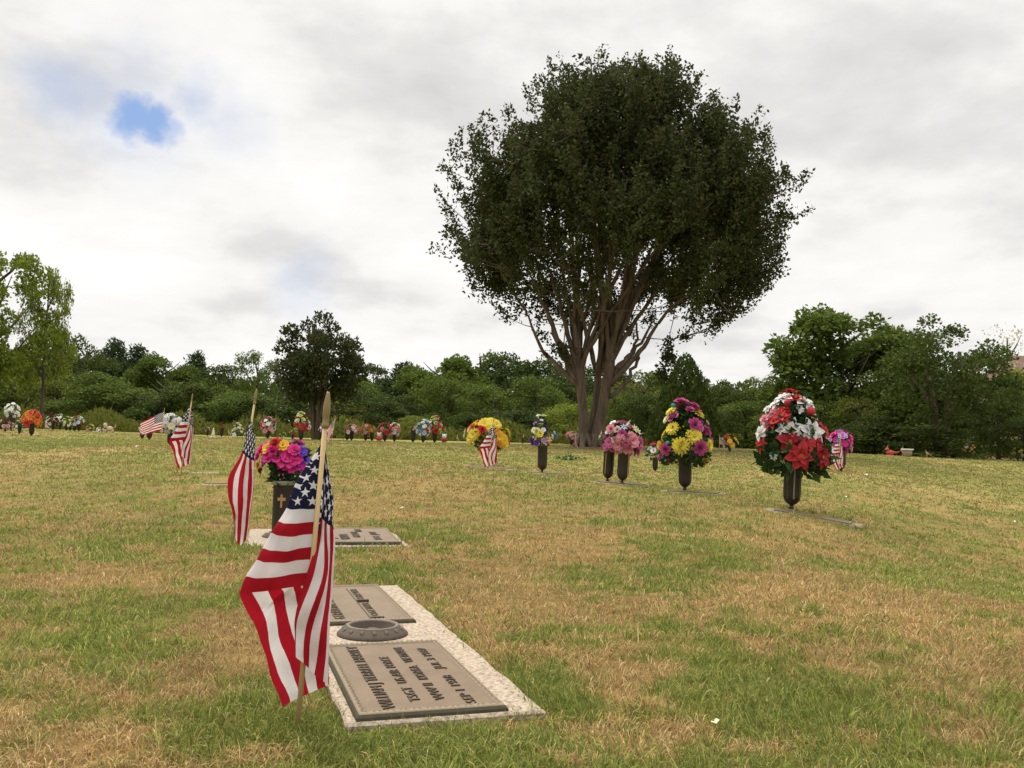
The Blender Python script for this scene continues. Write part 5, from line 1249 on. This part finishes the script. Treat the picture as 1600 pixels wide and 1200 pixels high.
fb(645, 692, 32, 670, 11, 10, [('rose', 'pink', 4), ('open', 'yellow', 2)], 'little pink and yellow bouquet', 'left of the blue and white one', nleaf=30)
fb(661, 692, 32, 666, 25, 26, [('open', 'paleblue', 9), ('open', 'white', 8), ('open', 'blue', 3)], 'blue and white bouquet', 'left of the tall red and yellow one', nleaf=130)
fb(679, 692, 32.5, 661, 26, 27, [('open', 'white', 6), ('ruffle', 'lime', 5), ('rose', 'red', 6), ('poinsettia', 'red', 3)], 'tall red and yellow bouquet', 'right of the blue and white one', shape='cone', nleaf=120, size=.10)
fb(817, 691, 34, 678, 9, 9, [('lily', 'peach', 3), ('open', 'orange', 2)], 'single peach lily bunch', 'left of the slender white bouquet', nleaf=10)
fb(893, 699, 26, 681, 20, 12, [('open', 'pink', 8), ('open', 'palepink', 6)], 'pale pink bouquet', 'against the left trunk of the big tree', nleaf=20)
fb(1024, 710, 13, 676, 28, 30, [('open', 'magenta', 5), ('open', 'crimson', 4), ('spike', 'violet', 2), ('open', 'white', 4)], 'loose magenta, red and violet bouquet', 'half behind the yellow daisy cone', nleaf=60)
fb(1140, 709, 22, 690, 26, 20, [('open', 'gold', 7), ('open', 'cream', 5), ('open', 'red', 3)], 'gold, cream and red bouquet', 'between the two tallest bouquets', nleaf=40)
fb(1314, 735, 13.8, 686, 36, 32, [('open', 'hotpink', 9), ('open', 'magenta', 6), ('open', 'lilac', 7), ('open', 'pink', 4)], 'hot pink and lilac bouquet', 'right of the poinsettias', nleaf=160, size=.075)
fb(1514, 718, 36, 702, 21, 17, [('lily', 'gold', 6), ('open', 'peach', 6), ('open', 'white', 3)], 'yellow and peach bouquet', 'alone on the far right lawn', nleaf=40)
fb(1590, 722, 36, 707, 21, 14, [('lily', 'gold', 6), ('open', 'yellow', 5), ('open', 'white', 3)], 'yellow and white bouquet', 'at the right edge', nleaf=60)
fb(1603, 720, 38, 699, 16, 20, [('open', 'white', 9)], 'all white bouquet', 'cut by the right edge', nleaf=40)

# small ornaments
def ornament(px, py, d, label, cat, name, parts):
    t = empty(name, gp(px, py, d), 0, label, cat)
    for nm, f, mat in parts:
        mb = MB(); f(mb); mb.obj(nm, [mat] if not isinstance(mat, list) else mat, t)
    return t
def _card(mb):
    mb.blob((0, 0, .12), .11, 0, 12, 8, (1.35, .8, .85)); mb.blob((-.11, 0, .24), .065, 0, 10, 6); mb.tube([(-.12, 0, .28), (-.10, 0, .34), (-.07, 0, .38)], [.035, .02, .003], 6)
    mb.tube([(.10, 0, .13), (.22, 0, .12), (.34, 0, .16)], [.05, .035, .02], 6)
ornament(1391, 715, 33, 'red cardinal figure sitting on the far right lawn', 'figurine', 'bird_figurine', [('body', _card, M['terracotta_red']), ('beak', lambda mb: mb.tube([(-.165, 0, .235), (-.21, 0, .225)], [.022, .002], 5), petal('gold')),
         ('pedestal', lambda mb: mb.lathe([(.14, 0), (.14, .02), (.11, .03)], 14), petal('pink'))])
ornament(1418, 717, 32.5, 'white urn on the far right lawn beside a tiny flag', 'urn', 'urn', [('body', lambda mb: mb.lathe([(.10, 0), (.11, .02), (.15, .10), (.17, .18), (.15, .22), (.13, .23)], 18), M['granite_far']),
         ('rim', lambda mb: mb.lathe([(.135, .232), (.20, .245), (.21, .28), (.195, .29), (.15, .285)], 18), petal('white'))])
def _cat(mb):
    mb.blob((.05, 0, .14), .10, 0, 10, 7, (1.25, .8, 1)); mb.blob((-.12, 0, .27), .075, 0, 10, 7)
    for s in (-1, 1): mb.tube([(-.12+s*.04, 0, .32), (-.12+s*.055, 0, .38)], [.025, .003], 5)
    for x in (-.07, .16):
        for y in (-.04, .04): mb.tube([(x, y, .12), (x, y, 0)], [.03, .024], 6)
    mb.tube([(-.08, 0, .18), (-.12, 0, .26)], [.06, .05], 8)
    mb.tube([(.17, 0, .16), (.25, 0, .22), (.27, 0, .3)], [.022, .016, .01], 5)
ornament(169, 678, 33, 'tan animal figure at the right end of the low flowers', 'figurine', 'animal_figurine', [('body', _cat, M['tan']), ('collar', lambda mb: mb.tube([(-.10, 0, .205), (-.108, 0, .222)], [.066, .066], 10), petal('white'))])
ornament(333, 683, 30, 'small white stone cone beside the tiny pink bouquet', 'ornament', 'stone_ornament', [('base', lambda mb: mb.lathe([(.10, 0), (.10, .03), (.08, .04)], 12), M['white_stone']), ('cone', lambda mb: mb.lathe([(.075, .04), (.05, .14), (.02, .30), (.004, .34)], 12), petal('cream'))])
ornament(592, 691, 32, 'small white and pink bear left of the red rose vases', 'figurine', 'toy_bear', [('body', lambda mb: (mb.blob((0, 0, .10), .10, 0, 10, 7, (1, .8, 1)), mb.blob((0, 0, .24), .08, 0, 10, 7), mb.blob((-.06, 0, .31), .03, 0), mb.blob((.06, 0, .31), .03, 0)), petal('palepink')),
         ('shirt', lambda mb: mb.lathe([(.06, .05), (.11, .08), (.112, .13), (.07, .18)], 12), petal('red'))])
ornament(694, 692, 32, 'small white and red bear right of the tall red and yellow bouquet', 'figurine', 'toy_bear', [('body', lambda mb: (mb.blob((0, 0, .10), .10, 0, 10, 7, (1, .8, 1)), mb.blob((0, 0, .24), .08, 0, 10, 7), mb.blob((-.06, 0, .31), .03, 0), mb.blob((.06, 0, .31), .03, 0)), petal('white')),
         ('shirt', lambda mb: mb.lathe([(.06, .05), (.11, .08), (.112, .13), (.07, .18)], 12), petal('crimson'))])
# litter
def petal_scrap(px, py, label, col, sz, d=None):
    p = G(px, py, .02) if d is None else gp(px, py, d)+Vector((0, 0, .015))
    mb = MB(); petal_strip(mb, .7, sz, sz*.4, .9, -.4, 0, 0, False, 0, .3, 4); petal_strip(mb, 2.9, sz*.7, sz*.3, .3, .1, 0, 0, False, 0, .3, 3)
    o = mb.obj('fallen_petal', [petal(col)], None, p); tag(o, label, 'petal', 'fallen silk petals on the lawn')
petal_scrap(1118, 1130, 'cream scrap lying on the dry grass at lower right', 'cream', .013)
petal_scrap(213, 700, 'white scrap left of the swept flag', 'white', .045, 14)
petal_scrap(1354, 742, 'white scrap right of the small folded flag', 'white', .045, 13)
petal_scrap(1322, 775, 'white scrap between the poinsettia marker and the right edge', 'white', .028, 9.3)
petal_scrap(1585, 790, 'white scrap near the right edge of the lawn', 'white', .028, 9)
petal_scrap(628, 792, 'white scrap on the dry lawn behind the gold-cross marker', 'white', .02, 6.2)
# fallen dark leaves
g_ = np.random.default_rng(5); c = gp(894, 719, 17); n = 46
P_ = np.stack([c.x+g_.normal(0, .13, n), c.y+g_.normal(0, .12, n), c.z+g_.random(n)*.07+.01], 1)
V_, F_ = quad_leaves(P_, g_.normal(0, 1, (n, 3))*np.array([1, 1, .4]), rand_dirs(n, g_)+np.array([0, 0, 1]), g_.uniform(.06, .12, n), g_.uniform(.02, .04, n))
tag(link('leaf_clump', np_mesh('leaf_clump', V_, F_, M['leaf_plastic'])), 'dark green leafy sprig lying on the lawn before the big tree', 'fallen sprig')

# flush markers
flat_marker(1192, 797, 1345, 809, .32, 'flush marker carrying the poinsettia vase', 7.3, 7.0)
flat_marker(1030, 768, 1130, 776, .34, 'flush marker under the plain vase of daisies and roses', 8.8, 8.6)
flat_marker(920, 754, 1008, 763, .36, 'flush marker under the close pair of vases', 9.75, 9.5)
flat_marker(812, 741, 885, 745, .40, 'flush marker under the slender vase', 11.9, 11.7)
flat_marker(722, 727, 792, 735, .35, 'flush marker under the flag by the yellow bouquet', 12.9, 12.5)
flat_marker(306, 756, 385, 757, .55, 'flush pale marker left of the narrow hanging flag', 7.4, 7.4)
flat_marker(262, 697, 290, 699, .5, 'flush marker beside the white hydrangea bouquet', 15.2, 15.2, False)
flat_marker(293, 741, 338, 742, .30, 'thin flush marker right of the mid-distance folded flag', 8.3, 8.3, False)
flat_marker(505, 697, 552, 700, .35, 'thin flush marker right of the small upright flag', 22, 22, False)
flat_marker(700, 692, 730, 695, .35, 'thin flush marker left of the yellow bouquet', 25, 25, False)
build_ground(); build_grass(); build_big_tree(); build_woods(); build_house()

# ------------------------------------------------------------------ sky, sun, camera
w = bpy.data.worlds.new('World'); scene.world = w; w.use_nodes = True; nt = w.node_tree; nt.nodes.clear()
out = nd(nt, 'ShaderNodeOutputWorld'); bg = nd(nt, 'ShaderNodeBackground'); nt.links.new(bg.outputs[0], out.inputs[0])
SUN_EL, SUN_AZ = R(56), R(-40)       # azimuth clockwise from +Y
sky = nd(nt, 'ShaderNodeTexSky', sky_type='NISHITA'); sky.sun_disc = False; sky.sun_elevation = SUN_EL; sky.sun_rotation = SUN_AZ
STR = .1; bg.inputs[1].default_value = STR
d = tc(nt, 'Generated'); sp = nd(nt, 'ShaderNodeSeparateXYZ'); nt.links.new(d, sp.inputs[0])
zz = mth(nt, 'ADD', mth(nt, 'MAXIMUM', sp.outputs[2], 0.0), .16)
cb = nd(nt, 'ShaderNodeCombineXYZ'); nt.links.new(mth(nt, 'DIVIDE', sp.outputs[0], zz), cb.inputs[0]); nt.links.new(mth(nt, 'DIVIDE', sp.outputs[1], zz), cb.inputs[1])
cb.inputs[2].default_value = 3.1
n1 = noise(nt, .8, 9, .55, cb.outputs[0], .15); n2 = noise(nt, 2.6, 8, .58, cb.outputs[0], .1)
mp = nd(nt, 'ShaderNodeMapping'); nt.links.new(d, mp.inputs[0]); mp.inputs['Scale'].default_value = (2.6, 2.6, 5.5); mp.inputs['Location'].default_value = (.3, .2, .4)
n3 = noise(nt, 1.5, 8, .55, mp.outputs[0], .1)
mixn = mth(nt, 'ADD', mth(nt, 'MULTIPLY', n1, .45), mth(nt, 'ADD', mth(nt, 'MULTIPLY', n2, .15), mth(nt, 'MULTIPLY', n3, .4)))
k = 1/STR
cloud = ramp(nt, mixn, [(.37, (.49*k, .482*k, .474*k)), (.45, (.60*k, .588*k, .575*k)), (.50, (.70*k, .688*k, .672*k)), (.58, (.76*k, .75*k, .735*k))])
def hole(px, py, r0, r1, amt):
    v = ray(px, py).normalized()
    vm = nd(nt, 'ShaderNodeVectorMath', operation='DISTANCE'); nt.links.new(d, vm.inputs[0]); vm.inputs[1].default_value = v
    wob = mth(nt, 'ADD', vm.outputs['Value'], mth(nt, 'MULTIPLY', mth(nt, 'SUBTRACT', noise(nt, 13, 7, .6, d, .15), .5), .10))
    mr = nd(nt, 'ShaderNodeMapRange', interpolation_type='SMOOTHSTEP'); nt.links.new(wob, mr.inputs[0])
    mr.inputs[1].default_value = r0; mr.inputs[2].default_value = r1; mr.inputs[3].default_value = amt; mr.inputs[4].default_value = 0
    return mr.outputs[0]
hs = [hole(218, 172, .0, .036, .9), hole(244, 184, .0, .034, .9), hole(268, 195, .0, .030, .6), hole(205, 165, .01, .10, .22), hole(95, 135, .0, .06, .38), hole(140, 140, .0, .06, .3), hole(300, 162, .0, .05, .4), hole(350, 190, .0, .06, .2), hole(470, 432, .0, .06, .28)]
h = hs[0]
for x in hs[1:]: h = mth(nt, 'MAXIMUM', h, x)
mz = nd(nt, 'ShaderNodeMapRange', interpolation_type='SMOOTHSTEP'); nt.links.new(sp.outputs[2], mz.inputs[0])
mz.inputs[1].default_value = .46; mz.inputs[2].default_value = .92; mz.inputs[3].default_value = 1.0; mz.inputs[4].default_value = 2.6   # clouds brightened above the frame to light the ground; overcast skies are brightest overhead
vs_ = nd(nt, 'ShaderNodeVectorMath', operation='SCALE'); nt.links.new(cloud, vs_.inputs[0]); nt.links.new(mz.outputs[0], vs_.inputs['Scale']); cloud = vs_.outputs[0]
blue = mixc(nt, .65, sky.outputs[0], (.08*k, .21*k, .50*k))
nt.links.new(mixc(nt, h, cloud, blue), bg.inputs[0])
sl = bpy.data.lights.new('sun', 'SUN'); sl.energy = 2.2; sl.angle = R(26); sl.color = (1, .92, .78)
so = bpy.data.objects.new('sun', sl); COL.objects.link(so)
sd = Vector((math.sin(SUN_AZ)*math.cos(SUN_EL), math.cos(SUN_AZ)*math.cos(SUN_EL), math.sin(SUN_EL)))
so.rotation_mode = 'QUATERNION'; so.rotation_quaternion = sd.to_track_quat('Z', 'Y'); so.location = (0, 0, 30)
cam = bpy.data.cameras.new('camera'); co = bpy.data.objects.new('camera', cam); COL.objects.link(co); scene.camera = co
cam.sensor_width = 36; cam.lens = FPX/1600*36; cam.clip_end = 2000; cam.clip_start = .05
Mx = Matrix((CR, CU, -_f)).transposed().to_4x4(); Mx.translation = CAM; co.matrix_world = Mx
vs = scene.view_settings; vs.view_transform = 'Standard'; vs.look = 'None'; vs.gamma = 1; vs.exposure = 0.45; vs.use_curve_mapping = False
scene.cycles.max_bounces = 6; scene.cycles.diffuse_bounces = 3; scene.cycles.transmission_bounces = 4; scene.cycles.transparent_max_bounces = 4
